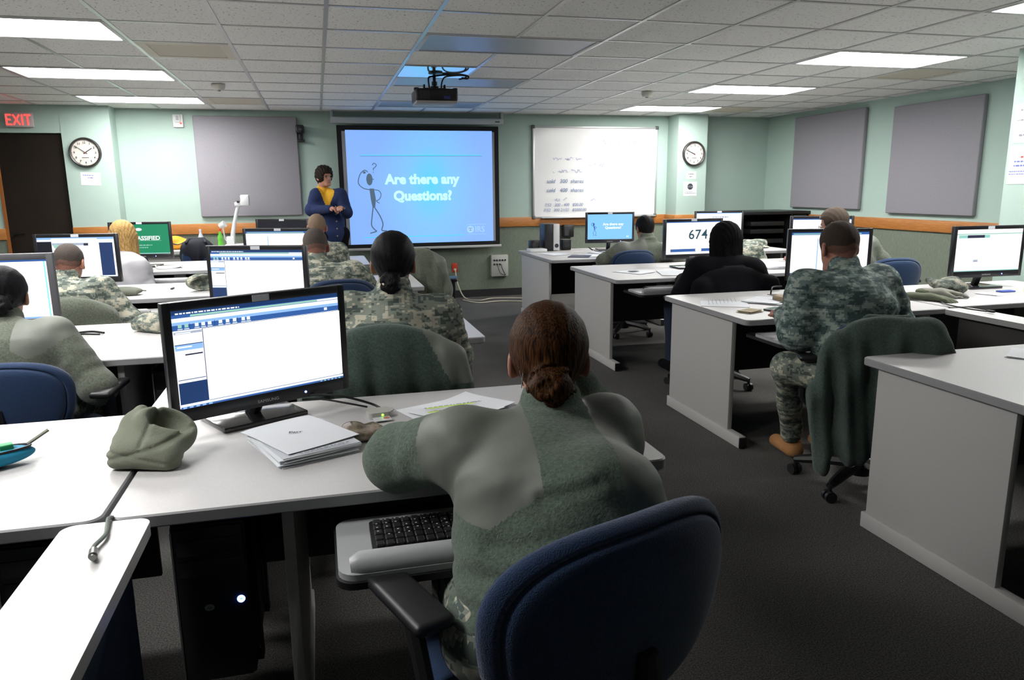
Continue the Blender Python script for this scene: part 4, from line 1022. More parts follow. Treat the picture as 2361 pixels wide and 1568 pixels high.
def person(label, base, rz, head, outfit, hair, skin=M_skin, hp=0, hy=0, hs=1., elb=None, wri=None, sh=None, hipz=.56, knees=None, ank=None, h=.009, top_mat=None, pants=None, boots=True,
           bulk=0., shw=.185, group='people in the classroom', face=False, collar=None, hand_s=1., hcurl=.6, seed=1, extra=None, hemz=None, pick=None, disp=None, smat=None, hroll=0):
    base = Vector((base[0], base[1], 0)); Rz = Matrix.Rotation(-rz, 3, 'Z')
    def Lc(p): return Rz @ (Vector(p) - base)
    t = thing('person', label, 'person', tuple(base), rz, group)
    H = Lc(head); hip = Vector((0, 0, hipz))
    Rh = (Matrix.Rotation(hy, 3, 'Z') @ Matrix.Rotation(-hp, 3, 'X') @ Matrix.Rotation(hroll, 3, 'Y'))
    hd = lambda x, y, z: tuple(H + Rh @ (Vector((x, y, z)) * hs))
    hr = lambda *r: tuple(k * hs for k in r)
    nb = H + Rh @ Vector((0, -.045, -.09)) * hs + Vector((0, -.02, -.075))
    S = [Lc(q) for q in sh] if sh else [nb + Vector((-shw, 0, -.055)), nb + Vector((shw, 0, -.055))]
    wa = lerp(hip, nb, .33) + Vector((0, -.015, 0)); ch = lerp(hip, nb, .68) + Vector((0, -.025, 0))
    E = [Lc(q) for q in elb] if elb else [S[0] + Vector((-.07, .12, -.25)), S[1] + Vector((.07, .12, -.25))]
    Wr = [Lc(q) for q in wri] if wri else [E[0] + Vector((.08, .24, .03)), E[1] + Vector((-.08, .24, .03))]
    K = [Lc(q) for q in knees] if knees else [Vector((-.13, .42, hipz - .03)), Vector((.13, .42, hipz - .03))]
    A = [Lc(q) for q in ank] if ank else [Vector((-.13, .40, .10)), Vector((.13, .40, .10))]
    hj = [hip + Vector((-.09, 0, 0)), hip + Vector((.09, 0, 0))]
    T = tuple
    # ---- continuous skin body
    P = [('e', hd(0, -.012, .025), hr(.076, .096, .088), Rh), ('e', hd(0, .022, -.040), hr(.058, .068, .075), Rh), ('c', hd(-.018, .07, -.092), hd(.018, .07, -.092), .018 * hs, .018 * hs),
         ('c', hd(0, -.022, -.045), T(nb), .056 * hs, .060 * hs),
         ('c', hd(0, .088, .005), hd(0, .104, -.028), .007, .0125, None, .012, 'k'), ('c', hd(-.014, .085, -.034), hd(.014, .085, -.034), .008, .008, None, .01, 'k'),
         ('c', hd(-.03, .080, .022), hd(.03, .080, .022), .010, .010, None, .012, 'k'), ('c', hd(-.02, .085, -.060), hd(.02, .085, -.060), .0065, .0065, None, .006, 'k'), ('c', hd(-.016, .083, -.070), hd(.016, .083, -.070), .0065, .0065, None, .005, 'k')]
    for s in (-1, 1):
        Re = Rh @ Matrix.Rotation(s * .35, 3, 'Z')
        P += [('e', hd(s * .081, -.012, -.012), hr(.009, .020, .033), Re, .008, 'k'), ('c', hd(s * .072, .0, -.03), hd(s * .078, -.006, -.03), .011, .012, None, .01, 'k')]
    sub = [('e', hd(s * .031, .094, .004), hr(.016, .012, .010), Rh) for s in (-1, 1)]
    sub += [('e', hd(s * .090, -.004, -.010), hr(.006, .011, .018), Rh) for s in (-1, 1)]
    P += [('c', T(hip), T(ch), .10, .10), ('c', T(ch), T(nb), .10, .06)]
    for i in (0, 1):
        s = (-1, 1)[i]
        P += [('c', T(lerp(nb, ch, .2)), T(S[i]), .05, .045), ('c', T(S[i]), T(E[i]), .045, .036), ('c', T(E[i]), T(Wr[i]), .036, .024), ('c', T(hj[i]), T(K[i]), .07, .05), ('c', T(K[i]), T(A[i]), .045, .035)]
        d = (Wr[i] - E[i]).normalized(); up = Vector((0, 0, 1)) if abs(d.z) < .8 else Vector((0, -1, 0))
        P += hand(Wr[i], d + (Vector((0, .2, 0)) if i >= 0 else 0), up, s, hcurl, hand_s)
    body = blob('body', P, skin, t, h=min(h, .0075), k=.022, sub=sub, ksub=.006)
    # ---- upper garment
    b = bulk
    G = [('c', T(hip + Vector((0, 0, .0))), T(wa), .150 + b, .138 + b, (1.14, .86, 1)), ('c', T(wa), T(ch), .138 + b, .150 + b, (1.18, .84, 1)), ('c', T(ch), T(lerp(ch, nb, .75)), .150 + b, .085 + b, (1.2, .84, 1)),
         ('c', T(lerp(S[0], nb, .12)), T(nb + Vector((0, -.005, -.028))), .062 + b * .8, .060 + b * .5), ('c', T(lerp(S[1], nb, .12)), T(nb + Vector((0, -.005, -.028))), .062 + b * .8, .060 + b * .5)]
    for i in (0, 1):
        G += [('c', T(S[i]), T(E[i]), .068 + b, .056 + b), ('c', T(E[i]), T(lerp(E[i], Wr[i], .97)), .056 + b, .037 + b * .7)]
        G += [('c', T(lerp(ch, S[i], .35)), T(lerp(S[i], ch, .2)), .09 + b, .075 + b)]
    if outfit in ('fleece', 'acu'):
        for dz, r in ((.012, .024), (.036, .018 if outfit == 'fleece' else .012)): G.append(('t', T(nb + Vector((0, .004, dz + .012))), (.066 * hs, .068 * hs), r * .9, Rh, .012, 'k'))
    if outfit in ('acu', 'fleece'): G.append(('c', T(nb + Vector((0, .004, .02))), T(nb + (H - nb) * .45 + Vector((0, -.006, 0))), .076 * hs, .069 * hs, None, .012, 'k'))
    if extra: G += extra(Lc, S, E, Wr, nb, ch, hip)
    tm = top_mat or {'acu': M_acu, 'fleece': M_fle}.get(outfit, M_wht)
    amp = {'fleece': .005, 'acu': .0065}.get(outfit, .004)
    def dsp(X, Y, Z):
        o = amp * wob(X, Y, Z, 34, seed, (1.6, 1, .8)) + amp * .35 * wob(X, Y, Z, 85, seed + 5, (1.5, 1, .8))
        # creases where sleeves bend
        for i in (0, 1):
            d = np.sqrt((X - E[i].x) ** 2 + (Y - E[i].y) ** 2 + (Z - E[i].z) ** 2)
            o = o + .004 * np.exp(-(d / .10) ** 2) * np.sin(d * 150)
            d = np.sqrt((X - S[i].x) ** 2 + (Y - S[i].y) ** 2 + (Z - S[i].z + .06) ** 2)
            o = o + .0035 * np.exp(-(d / .11) ** 2) * np.sin(d * 120 + 1)
        if disp is not None: o = o + disp(X, Y, Z, Lc)
        return o
    gsub = [('b', T(hip + Vector((0, 0, -.32 + (hemz or -.02)))), (.5, .5, .25), .01)]
    if outfit == 'cardigan': gsub = []
    pk = None
    if outfit == 'fleece':
        def pk(X, Y, Z):
            m = np.zeros(len(X))
            for i, s in ((0, -1), (1, 1)):
                a = (E[i] - S[i]).normalized(); q = (X - S[i].x) * a.x + (Y - S[i].y) * a.y + (Z - S[i].z) * a.z
                dz = np.maximum(0, nb.z - .03 - Z)
                m = np.where(((X - nb.x) * s > .072 + 1.35 * dz) & (q < .05) & (dz < .075), 1, m)
            return m
    if pick: pk = lambda X, Y, Z: pick(X, Y, Z, nb, S)
    names = {'acu': 'uniform_shirt', 'fleece': 'fleece_jacket', 'white': 'blouse', 'black': 'coat', 'cardigan': 'cardigan'}
    blob(names[outfit], G, [tm, smat or M_nyl], t, h=h, k=.035, sub=gsub if hipz < .8 else [('b', T(hip + Vector((0, 0, -.40 + (hemz or -.12)))), (.5, .5, .25), .01)], disp=dsp, pick=pk)
    # ---- trousers, boots
    pm = pants or M_acu
    Tq = [('c', T(hj[0]), T(hj[1]), .115, .115, (1, .95, .95))]
    for i in (0, 1): Tq += [('c', T(hj[i]), T(K[i]), .098, .072), ('c', T(K[i]), T(lerp(K[i], A[i], .93)), .070, .056)]
    blob('trousers', Tq, pm, t, h=h * 1.1, k=.03, disp=lambda X, Y, Z: .006 * wob(X, Y, Z, 40, seed + 9))
    if boots:
        for i in (0, 1):
            a = A[i]
            f = Vector((.0, 1, 0)); q = [('c', T(a + Vector((0, 0, .08))), T(a + Vector((0, 0, -.04))), .050, .048), ('c', T(Vector((a.x, a.y - .03, .048))), T(Vector((a.x, a.y + .15, .042))), .046, .040, (1, 1, .9))]
            blob('boot', q, boots if boots is not True else M_boot, t, h=h, k=.03, sub=[('b', (a.x, a.y + .05, -.5), (.4, .4, .5), .001)])
    # ---- hair
    cut = [('b', hd(0, .125, -.045), hr(.13, .075, .105), .02, Rh), ('b', hd(0, .02, -.145), hr(.13, .15, .075), .015, Rh)]
    if hair:
        st, hm = hair[0], hair[1]
        g = {'buzz': .003, 'short': .008, 'crop': .013, 'bun': .012, 'long': .02, 'mop': .024}.get(st, .01)
        Q = [('e', hd(0, -.013, .028), hr(.077 + g, .097 + g, .089 + g), Rh)]
        if st in ('bun', 'short', 'crop', 'buzz'): Q += [('c', hd(0, -.05, -.02), hd(0, -.052, -.05), (.052 + g * .5) * hs, (.042 + g * .4) * hs)]
        c2 = list(cut)
        for s in (-1, 1): c2.append(('e', hd(s * .092, .004, -.022), hr(.024, .028, .042), Rh))
        if st == 'bun':
            bz = hair[2] if len(hair) > 2 else -.055
            Q += [('e', hd(.0, -.108, bz), hr(.046, .032, .040), Rh), ('e', hd(.012, -.118, bz - .02), hr(.034, .026, .030), Rh), ('e', hd(-.018, -.105, bz - .018), hr(.034, .028, .034), Rh)]
        if st == 'long':
            c2 = [('b', hd(0, .13, -.06), hr(.055, .08, .12), .02, Rh)]
            for x, y, r, l in ((-.072, -.02, .042, .20), (.072, -.02, .042, .20), (-.045, -.062, .05, .23), (.045, -.062, .05, .24), (0, -.075, .05, .22), (.082, .02, .03, .17), (-.082, .02, .03, .17)):
                Q.append(('c', hd(x * .9, y, .0), hd(x * 1.15, y + .005, -l), r * hs, r * .55 * hs))
        if st == 'mop':
            c2 = [('b', hd(0, .135, -.055), hr(.066, .075, .095), .03, Rh), ('b', hd(0, .03, -.175), hr(.14, .16, .075), .015, Rh)]
            Q += [('e', hd(0, .045, .085), hr(.07, .05, .035), Rh), ('c', hd(0, -.06, -.0), hd(0, -.06, -.06), .06, .05)]
        am = {'buzz': .0006, 'short': .001, 'crop': .001, 'bun': .0007, 'long': .0018, 'mop': .004}.get(st, .002)
        def hdsp(X, Y, Z):
            dx, dz = X - H.x, Z - H.z; an = np.arctan2(dx, dz + .12); o = am * np.sin(an * 46 + 2 * wob(X, Y, Z, 20, 3)) * .8 + am * wob(X, Y, Z, 60, 8)
            if st == 'bun':
                bp_ = hd(0, -.11, (hair[2] if len(hair) > 2 else -.055) - .005); d = np.sqrt((X - bp_[0]) ** 2 + (Y - bp_[1]) ** 2 + (Z - bp_[2]) ** 2)
                o = o + np.where(d < .055, .004 * wob(X, Y, Z, 170, 4) + .002 * np.sin(d * 420), 0)
            return o
        hm = list(hm) if isinstance(hm, tuple) else [hm]
        RT = Rh.transposed(); ax_ = RT[2]
        def hpk(X, Y, Z):
            z = ((X - H.x) * ax_[0] + (Y - H.y) * ax_[1] + (Z - H.z) * ax_[2]) / hs + .007 * wob(X, Y, Z, 60, 21)
            return (z < -.004).astype(int) + (z < -.034)
        blob('hair', Q, hm, t, pick=hpk if len(hm) == 3 else None, h=min(h * .6, .0055), k=.022, disp=hdsp, sub=c2, ksub=.012)
    if face:
        for s in (-1, 1): MB().lathe([(.0001, -.011), (.008, -.008), (.0115, 0), (.008, .008), (.0001, .011)], n=14, M=Matrix.Translation(hd(s * .031, .078, .004))).build('eye', mat('eye_dark', (.05, .04, .035), rough=.2), t, smooth=180)
        MB().tube([hd(-.021, .0915, -.065), hd(0, .0945, -.0645), hd(.021, .0915, -.065)], .0035, n=6).build('lips', mat('lips_red', (.35, .07, .06), rough=.5), t)
    return t, Lc, hd, H, S, nb

def W2(px, py, d):
    """a point at view depth d behind a picture position: used to seat people where they sit"""
    v = _r2 * ((px - 1180.5) / 1706.6) - _u2 * ((py - 784) / 1706.6) + _f
    return Vector((1.1142, -4.9354, 1.44)) + v * d

# --- the woman in the foreground
def g1x(Lc, S, E, Wr, nb, ch, hip):
    q = [('c', tuple(Lc((1.52, -3.66, .62))), tuple(Lc((1.62, -3.62, .80))), .14, .15, (1, .85, 1))]
    return q
def g1d(X, Y, Z, Lc):
    o = 0 * X
    for a, b, A, w in (((1.50, -3.6, .86), (1.60, -3.6, .90), .0035, .010), ((1.40, -3.6, .76), (1.60, -3.6, .82), .004, .016), ((1.36, -3.6, .70), (1.56, -3.6, .77), .005, .016), ((1.34, -3.6, .65), (1.45, -3.6, .69), .006, .014), ((1.62, -3.6, .90), (1.72, -3.6, .80), .004, .018)):
        a = Lc(a); b = Lc(b); dx, dz = b.x - a.x, b.z - a.z; L2 = dx * dx + dz * dz
        t = np.clip(((X - a.x) * dx + (Z - a.z) * dz) / L2, 0, 1); d = np.sqrt((X - a.x - t * dx) ** 2 + (Z - a.z - t * dz) ** 2)
        o = o + np.where(Y < nb_y, A * np.exp(-(d / w) ** 2) - A * .5 * np.exp(-((d - w * 1.8) / w) ** 2), 0)
    return o
nb_y = .25
t, Lc, hd, H, S, nb = person('woman in green fleece with brown hair in a low bun, nearest the camera', (1.50, -3.64), math.radians(-5), (1.608, -3.345, 1.058), 'fleece', ('bun', M_hbrown, -.052),
       skin=M_skin2, hp=.16, hy=-.16, hs=1.03, sh=((1.385, -3.40, .885), (1.735, -3.40, .885)), elb=((1.262, -3.27, .822), (1.84, -3.10, .80)), wri=((1.40, -3.02, .785), (1.705, -3.215, .985)), hipz=.575, h=.0058, bulk=.018,
       extra=g1x, disp=g1d, seed=3, hemz=.0, hcurl=.9)
m = MB()
for a, b in (((.02, -.088, -.012), (-.05, -.082, .0)), ((-.062, -.07, -.06), (-.055, -.078, .0)), ((-.058, -.072, -.055), (-.068, -.062, -.01)), ((-.03, -.102, -.015), (.03, -.106, -.018))): m.tube([hd(*a), hd(*b)], .0011, n=5)
m.build('hair_pins', mat('hair_pin_metal', (.3, .28, .26), rough=.3, metal=1), t)
chair(1.51, -3.60, math.radians(20), 'large blue task chair in the foreground behind the woman in green fleece', top=.895, bw=.305, tilt=.10, ay=.11, ax=.25)

# --- second row
person('soldier in camouflage with black hair in a low bun, behind the nearest monitor', (1.37, -2.03), math.radians(-6), (1.395, -1.945, 1.155), 'acu', ('bun', M_hblack, -.078), skin=M_skin3, hp=.12, hy=-.12, hs=1.0,
       sh=((1.205, -1.97, .965), (1.575, -2.01, .945)), elb=((1.10, -1.78, .78), (1.63, -1.95, .76)), wri=((1.28, -1.52, .79), (1.56, -1.68, .72)), h=.008, bulk=.014, seed=4)
chair(1.33, -1.99, math.radians(-3), 'task chair under the green fleece jacket in the second left row', top=.94)
person('dark haired woman in grey green fleece cut by the left edge of the view', (-.10, -1.63), math.radians(3), (-.185, -1.41, 1.02), 'fleece', ('bun', M_hblack, -.05), skin=M_skin3, hp=.25, hy=.1,
       sh=((-.36, -1.50, .87), (.035, -1.55, .865)), elb=((-.40, -1.35, .70), (.185, -1.62, .65)), wri=((-.25, -1.20, .77), (.17, -1.40, .60)), h=.008, top_mat=M_fle2, bulk=.012, seed=6)
chair(-.055, -1.62, math.radians(-4), 'blue task chair at the left edge with a dark-haired woman in it', top=.83, bw=.26)

# --- third row
person('soldier in camouflage with cropped hair at the far left, in the olive chair', (-.34, -.02), math.radians(-4), (-.395, .20, 1.020), 'acu', ('buzz', F_1), skin=M_skin2, hp=.28,
       sh=((-.58, .14, .875), (-.20, .08, .865)), elb=((-.66, .30, .72), (-.05, .05, .67)), wri=((-.5, .55, .77), (-.12, .28, .62)), h=.009, bulk=.01, seed=7)
chair(-.30, .06, 0, 'task chair at the far left hidden under an olive green fleece', top=.82)
person('cropped soldier in camouflage, nearer of the two heads before the instructor', (1.17, .0), math.radians(6), (1.083, .19, 1.080), 'acu', ('buzz', F_1), skin=M_skin2, hp=.25,
       sh=((.95, .12, .93), (1.33, .03, .905)), elb=((.85, .33, .75), (1.47, .10, .73)), wri=((1.0, .60, .77), (1.38, .42, .72)), h=.009, bulk=.012, seed=8)
chair(1.205, .02, math.radians(5), 'blue task chair behind the cropped-haired soldier near the aisle', top=.905)

# --- fourth row
person('bald-shaven soldier in camouflage, directly in front of the instructor', (1.18, 1.92), 0, W2(731, 524, 6.80), 'acu', ('buzz', F_2), skin=M_skin2, hp=.12, hs=1.02, h=.010, bulk=.01, seed=9)
chair(1.18, 1.86, 0, 'task chair of the bald-shaven soldier, mostly hidden', top=.84)
person('woman with long blonde hair and a white blouse at the left', (-.40, 1.86), math.radians(8), W2(285, 545, 6.30), 'white', ('long', M_hblond), hp=.05, hy=-.35, hs=1.03, h=.009, seed=10, pants=M_blk, boots=M_blk,
       sh=(W2(262, 630, 6.25), W2(318, 612, 6.2)), elb=(W2(256, 665, 6.25), W2(340, 668, 6.25)))
chair(-.40, 1.80, 0, 'task chair of the blonde woman, hidden behind the desk', top=.72)

# --- right block
person('man with short dark hair in grey green fleece at the furthest right desk', (4.10, 1.82), math.radians(4), W2(1486, 527, 7.30), 'fleece', ('short', M_hblack), skin=M_skin3, hp=.25, hs=1.05,
       sh=(W2(1432, 578, 7.2), W2(1535, 581, 7.2)), elb=(W2(1392, 602, 7.25), W2(1570, 608, 7.3)), wri=(W2(1405, 590, 7.6), W2(1540, 590, 7.6)), h=.010, top_mat=M_fle2, bulk=.016, seed=12)
chair(4.02, 1.88, 0, 'blue task chair behind the man in the grey-green fleece at the far right desk', top=.86)
person('person in black with long black hair before the big number on the monitor', (3.92, -.11), math.radians(4), W2(1671, 556, 5.25), 'black', ('long', M_hmatte), skin=M_skin4, hp=.15, hs=1.05,
       sh=(W2(1612, 624, 5.2), W2(1733, 628, 5.2)), elb=(W2(1576, 684, 5.25), W2(1762, 692, 5.25)), wri=(W2(1575, 645, 5.7), W2(1700, 645, 5.7)), h=.009, top_mat=M_blk, pants=mat('dark_jeans', (.01, .018, .04), rough=.9), boots=M_blk, bulk=.03, seed=13)
chair(3.86, -.13, 0, 'dark task chair of the person in black, its base under the desk', top=.86, fab=mat('black_chair_fabric', (.008, .009, .012), rough=.95))
person('broad backed soldier in camouflage with short brown hair, right of the aisle', (3.53, -2.04), math.radians(-4), W2(1932, 570, 3.70), 'acu', ('buzz', F_4), skin=M_skin2, hp=.22, hs=1.08,
       sh=(W2(1856, 666, 3.60), W2(2030, 652, 3.68)), elb=(W2(1838, 770, 3.55), W2(2070, 748, 3.70)), wri=((3.42, -1.62, .78), (3.95, -1.62, .78)), hipz=.55,
       knees=(W2(1815, 845, 3.62), (3.75, -1.78, .50)), ank=((3.52, -1.62, .11), (3.74, -1.66, .11)), h=.0075, top_mat=M_acu2, pants=M_acu, bulk=.027, seed=14)
chair(3.60, -2.05, math.radians(-27), 'task chair under the dark green fleece beside the broad-backed soldier', top=.86)
t, Lc, hd, H, S, nb = person('man with short brown hair in pale green fleece beyond the broad backed soldier', (5.48, .22), math.radians(12), W2(1922, 516, 6.15), 'fleece', ('crop', M_buzz4), hp=.35, hy=.5, hs=1.05,
       sh=(W2(1880, 570, 6.1), W2(2005, 562, 6.1)), elb=(W2(1870, 610, 6.2), W2(2035, 600, 6.1)), h=.010, top_mat=M_fle2, seed=15)
m = MB()
for sx in (-1, 1): m.tube([hd(sx * .050, .100, .004), hd(sx * .080, .05, .006), hd(sx * .083, -.01, .004)], .0018, n=5); m.tube([hd(sx * .033 + .024 * math.cos(a), .101, .002 + .017 * math.sin(a)) for a in [2 * PI * k / 16 for k in range(17)]], .002, n=5)
m.build('glasses', M_black, t)
chair(5.68, .35, math.radians(-8), 'blue task chair with rounded back near the green wall, beyond the gloves', top=.86)
person('soldier in camouflage almost hidden behind the long-haired person in black', (5.42, 1.98), 0, W2(1688, 548, 7.9), 'acu', ('buzz', M_buzz1), hp=.3, h=.011, bulk=.02, seed=16, sh=(W2(1668, 580, 7.8), W2(1738, 574, 7.8)), elb=(W2(1660, 610, 7.8), W2(1752, 604, 7.8)))

# --- the instructor
D = 8.75
t, Lc, hd, H, S, nb = person('standing instructor in navy cardigan and mustard turtleneck, hands clasped, beside the screen', (1.27, 4.26), PI + .30, W2(748, 408, D), 'cardigan', ('mop', M_hdark), skin=M_skin, hy=.25, hs=1.0, hipz=.93,
       sh=(W2(787, 450, D), W2(729, 450, D)), elb=(W2(799, 490, D + .02), W2(717, 485, D)), wri=(W2(787, 481, D - .20), W2(763, 482, D - .20)), knees=((1.36, 4.24, .5), (1.18, 4.26, .5)), ank=((1.36, 4.26, .1), (1.18, 4.28, .1)),
       h=.009, top_mat=M_card, pants=M_blk, boots=M_blk, bulk=.008, hemz=-.10, face=True, smat=M_yel, pick=lambda X, Y, Z, nb, S: ((np.abs(X - nb.x - .0) < .30 * (Z - nb.z + .24)) & (Y > nb.y) & (Z > nb.z - .24)).astype(int), hand_s=.95, hcurl=.8, seed=17)
c = Lc(W2(757, 452, D - .1))
blob('turtleneck', [('c', tuple(nb + Vector((0, .0, .03))), tuple(nb + Vector((0, .015, -.03))), .066, .075), ('c', tuple(nb + Vector((0, .02, -.02))), tuple(nb + Vector((0, .03, -.06))), .08, .06)], M_yel, t, h=.007, k=.03)
m = MB()
for s in (-1, 1):
    pts = [hd(s * .033 + .022 * math.cos(a), .101, .002 + .016 * math.sin(a)) for a in [2 * PI * k / 16 for k in range(17)]]
    m.tube(pts, .0016, n=5); m.tube([hd(s * .055, .100, .004), hd(s * .078, .05, .004), hd(s * .08, -.01, .002)], .0014, n=5)
m.tube([hd(-.011, .102, .003), hd(.011, .102, .003)], .0014, n=5); m.build('glasses', mat('glasses_metal', (.2, .18, .17), rough=.3, metal=1), t)
m = MB()
for k in range(6): m.cyl((.0, .158 + .004 * min(k, 2), 1.26 - k * .085), (.0, .166 + .004 * min(k, 2), 1.26 - k * .085), .009, n=12)
m.build('buttons', mat('brass_button', (.35, .28, .18), rough=.4, metal=.7), t)
# ------------------------------------------------------------------ jackets over chair backs
def draped(x, y, rz, top, bottom, label, matl, skew=0., w=.27, tilt=.1, seed=1, sleeves=True, patch=True, fold=.011, back=-.285):
    t = thing('fleece_jacket', label, 'jacket', (x, y, 0), rz, 'jackets hung over chair backs')
    hgt = top - bottom; R = Matrix.Rotation(tilt, 3, 'X')
    P = [('e', (0, back, top - .20), (w, .066, .20), None), ('b', (0, back - .01, (top - .16 + bottom) / 2), (w * .96, .055, (top - .16 - bottom) / 2), .05, None), ('e', (0, back + .04, top - .12), (w * .9, .06, .11), None)]
    if skew: P += [('c', (skew * .45, back, top - .085), (skew, back, top - .09 + .02), .062, .068), ('c', (skew, back, top - .09), (skew * 1.1, back, bottom + .1), .065, .06)]
    if sleeves:
        for s in (-1, 1): P += [('c', (s * (w - .04), back - .01, top - .13), (s * (w + .01), back - .015, top - .36), .058, .050), ('c', (s * (w + .01), back - .015, top - .36), (s * (w - .02), back + .02, bottom - .03), .050, .042)]
    def d(X, Y, Z):
        f = np.clip((top - .03 - Z) / .25, 0, 1)
        return f * fold * np.sin(X * 44 + 1.2 * np.sin(Z * 7 + seed) + seed) + f * fold * .5 * np.sin(X * 83 + Z * 9 + seed * 2) + .003 * wob(X, Y, Z, 40, seed)
    pk = (lambda X, Y, Z: ((np.abs(X) > w * .52 + .5 * np.maximum(0, top - .03 - Z)) & (Z > top - .22)).astype(int)) if patch else None
    blob('jacket_shell', P, [matl, M_nyl], t, h=.0075, k=.04, disp=d, pick=pk)
    blob('collar', [('c', (-.07, back + .035, top - .02), (.07, back + .035, top - .02), .022, .022), ('c', (-.08, back + .035, top - .025), (-.10, back + .09, top - .05), .02, .016), ('c', (.08, back + .035, top - .025), (.10, back + .09, top - .05), .02, .016)], matl, t, h=.007, k=.02)
    return t
draped(1.33, -1.99, math.radians(-3), .965, .42, 'dark green fleece jacket hanging over the chair of the bun-haired soldier', fleece('deep_green_fleece', (.070, .100, .085)), seed=2, w=.275)
draped(-.30, .06, 0, .855, .45, 'olive green fleece draped over the chair of the far left soldier', M_fle2, seed=3, sleeves=False, patch=False, fold=.006, w=.27)
draped(3.60, -2.05, math.radians(-27), .885, .22, 'long dark green fleece hanging behind the broad backed soldier', fleece('deep_green_fleece', (.070, .100, .085)), seed=4, w=.235, patch=False, fold=.020, skew=.15)
draped(3.86, -.13, 0, .905, .45, 'black coat over the chair of the person in black', M_blk, seed=8, fold=.005, w=.31, patch=False)
chair(1.98, 1.72, math.radians(-10), 'task chair by the aisle in front of the projection screen, under a green fleece', top=.915)
draped(1.98, 1.72, math.radians(-10), .95, .38, 'green fleece jacket over the aisle chair in front of the projection screen', M_fle2, seed=5, w=.215)
chair(-.20, 3.62, PI, 'chair at the front table under a dark jacket', top=.86, bw=.17, arms=False)
draped(-.20, 3.62, PI, .955, .45, 'black jacket heaped over a chair behind the green screen', mat('black_jacket', (.012, .014, .022), rough=.8, bump=.5, bscale=60), seed=6, sleeves=False, patch=False, w=.19)

# ------------------------------------------------------------------ things on the nearest desk
Z = DZT
blob('fleece_beanie', [('e', (.655, -2.875, .785), (.098, .085, .048), None), ('c', (.60, -2.86, .79), (.615, -2.80, .855), .045, .020), ('c', (.60, -2.83, .835), (.70, -2.86, .83), .022, .026), ('t', (.690, -2.865, .832), (.062, .044), .013, Matrix.Rotation(.45, 3, 'Y') @ Matrix.Rotation(.55, 3, 'X')), ('c', (.58, -2.92, .77), (.70, -2.95, .765), .035, .035)],
     [mat('sage_beanie_fleece', (.16, .175, .13), rough=.95, bump=.5, bscale=220)], None, h=.004, k=.03, sub=[('e', (.692, -2.868, .845), (.052, .034, .045), Matrix.Rotation(.45, 3, 'Y') @ Matrix.Rotation(.55, 3, 'X')), ('b', (.66, -2.88, .64), (.3, .3, .102), .002, None)],
     disp=lambda X, Y, Zz: .005 * wob(X, Y, Zz, 42, 5) + .006 * np.exp(-((Zz - .795 - .25 * (X - .65)) / .006) ** 2) * (Y < -2.86) + .005 * np.exp(-((X - .635 - .4 * (Zz - .8)) / .006) ** 2) * (Zz > .80) + .004 * np.exp(-((Zz - .772 + .2 * (X - .65)) / .005) ** 2))
tag(bpy.data.objects['fleece_beanie'], 'crumpled sage green fleece beanie beside the nearest monitor', 'hat')

def sheet(mb, cx, cy, z, w, h, rz, m=0, lift=0., th=.0012, seed=0, n=8):
    """a sheet of paper with slightly lifting corners"""
    r = random.Random(seed); k = [r.uniform(-1, 1) for _ in range(4)]; v = []
    for j in range(n + 1):
        for i in range(n + 1):
            a, b = i / n * 2 - 1, j / n * 2 - 1
            zz = z + lift * (max(0, a) ** 3 * max(0, b) ** 2 * k[0] + max(0, -a) ** 3 * max(0, b) ** 2 * k[1] + max(0, a) ** 3 * max(0, -b) ** 2 * abs(k[2])) + lift * .25 * (1 + math.sin(a * 2 + k[3])) * .5
            x, y = a * w / 2, b * h / 2
            v.append((cx + x * math.cos(rz) - y * math.sin(rz), cy + x * math.sin(rz) + y * math.cos(rz), zz))
    o = len(v); v += [(x, y, zz - th) for x, y, zz in v]
    f = [(j * (n + 1) + i, j * (n + 1) + i + 1, (j + 1) * (n + 1) + i + 1, (j + 1) * (n + 1) + i) for j in range(n) for i in range(n)]
    f += [tuple(o + q for q in g[::-1]) for g in f]
    rim = [i for i in range(n + 1)] + [(j * (n + 1) + n) for j in range(1, n + 1)] + [n * (n + 1) + i for i in range(n - 1, -1, -1)] + [j * (n + 1) for j in range(n - 1, 0, -1)]
    f += [(rim[i], o + rim[i], o + rim[(i + 1) % len(rim)], rim[(i + 1) % len(rim)]) for i in range(len(rim))]
    mb.add(v, f, m)
def flat(mb, cx, cy, z, rz, draw, m=0):
    """drawing laid flat on a table: x right, z away"""
    draw(Art(mb, Matrix.Translation((cx, cy, z)) @ Matrix.Rotation(rz, 4, 'Z') @ Matrix.Rotation(-PI / 2, 4, 'X'), step=.0002))
PM = [M_paper, M_inkg, M_ink, mat('highlighter', (.55, .80, .08), rough=.8), mat('paper_edge_shade', (.55, .57, .62), rough=.8)]
m = MB()
for k in range(11): sheet(m, 1.035 + random.uniform(-.006, .006), -2.875 + random.uniform(-.005, .005), Z + .0025 + k * .0025, .216, .279, math.radians(22 + random.uniform(-2.5, 2.5)), th=.0022, lift=.0, seed=k, n=2, m=4 if k % 3 == 1 else 0)
sheet(m, 1.025, -2.850, Z + .0315, .216, .279, math.radians(30), lift=.006, seed=4)
flat(m, 1.015, -2.855, Z + .0345, math.radians(-3), lambda a: a.text('Parr', 0, 0, .022, 2, bold=.0003))
flat(m, 1.09, -2.985, Z + .031, math.radians(22), lambda a: lines(a, [(-.07, .07, -.012, .006), (-.07, .06, -.024, .004)], 1))
tag(m.build('paper_stack', PM, smooth=0), 'stack of white papers below the foot of the nearest monitor', 'papers')
m = MB(); sheet(m, 1.49, -2.66, Z + .003, .216, .279, math.radians(-68), lift=.008, seed=2); sheet(m, 1.53, -2.66, Z + .007, .216, .279, math.radians(-52), lift=.012, seed=5)
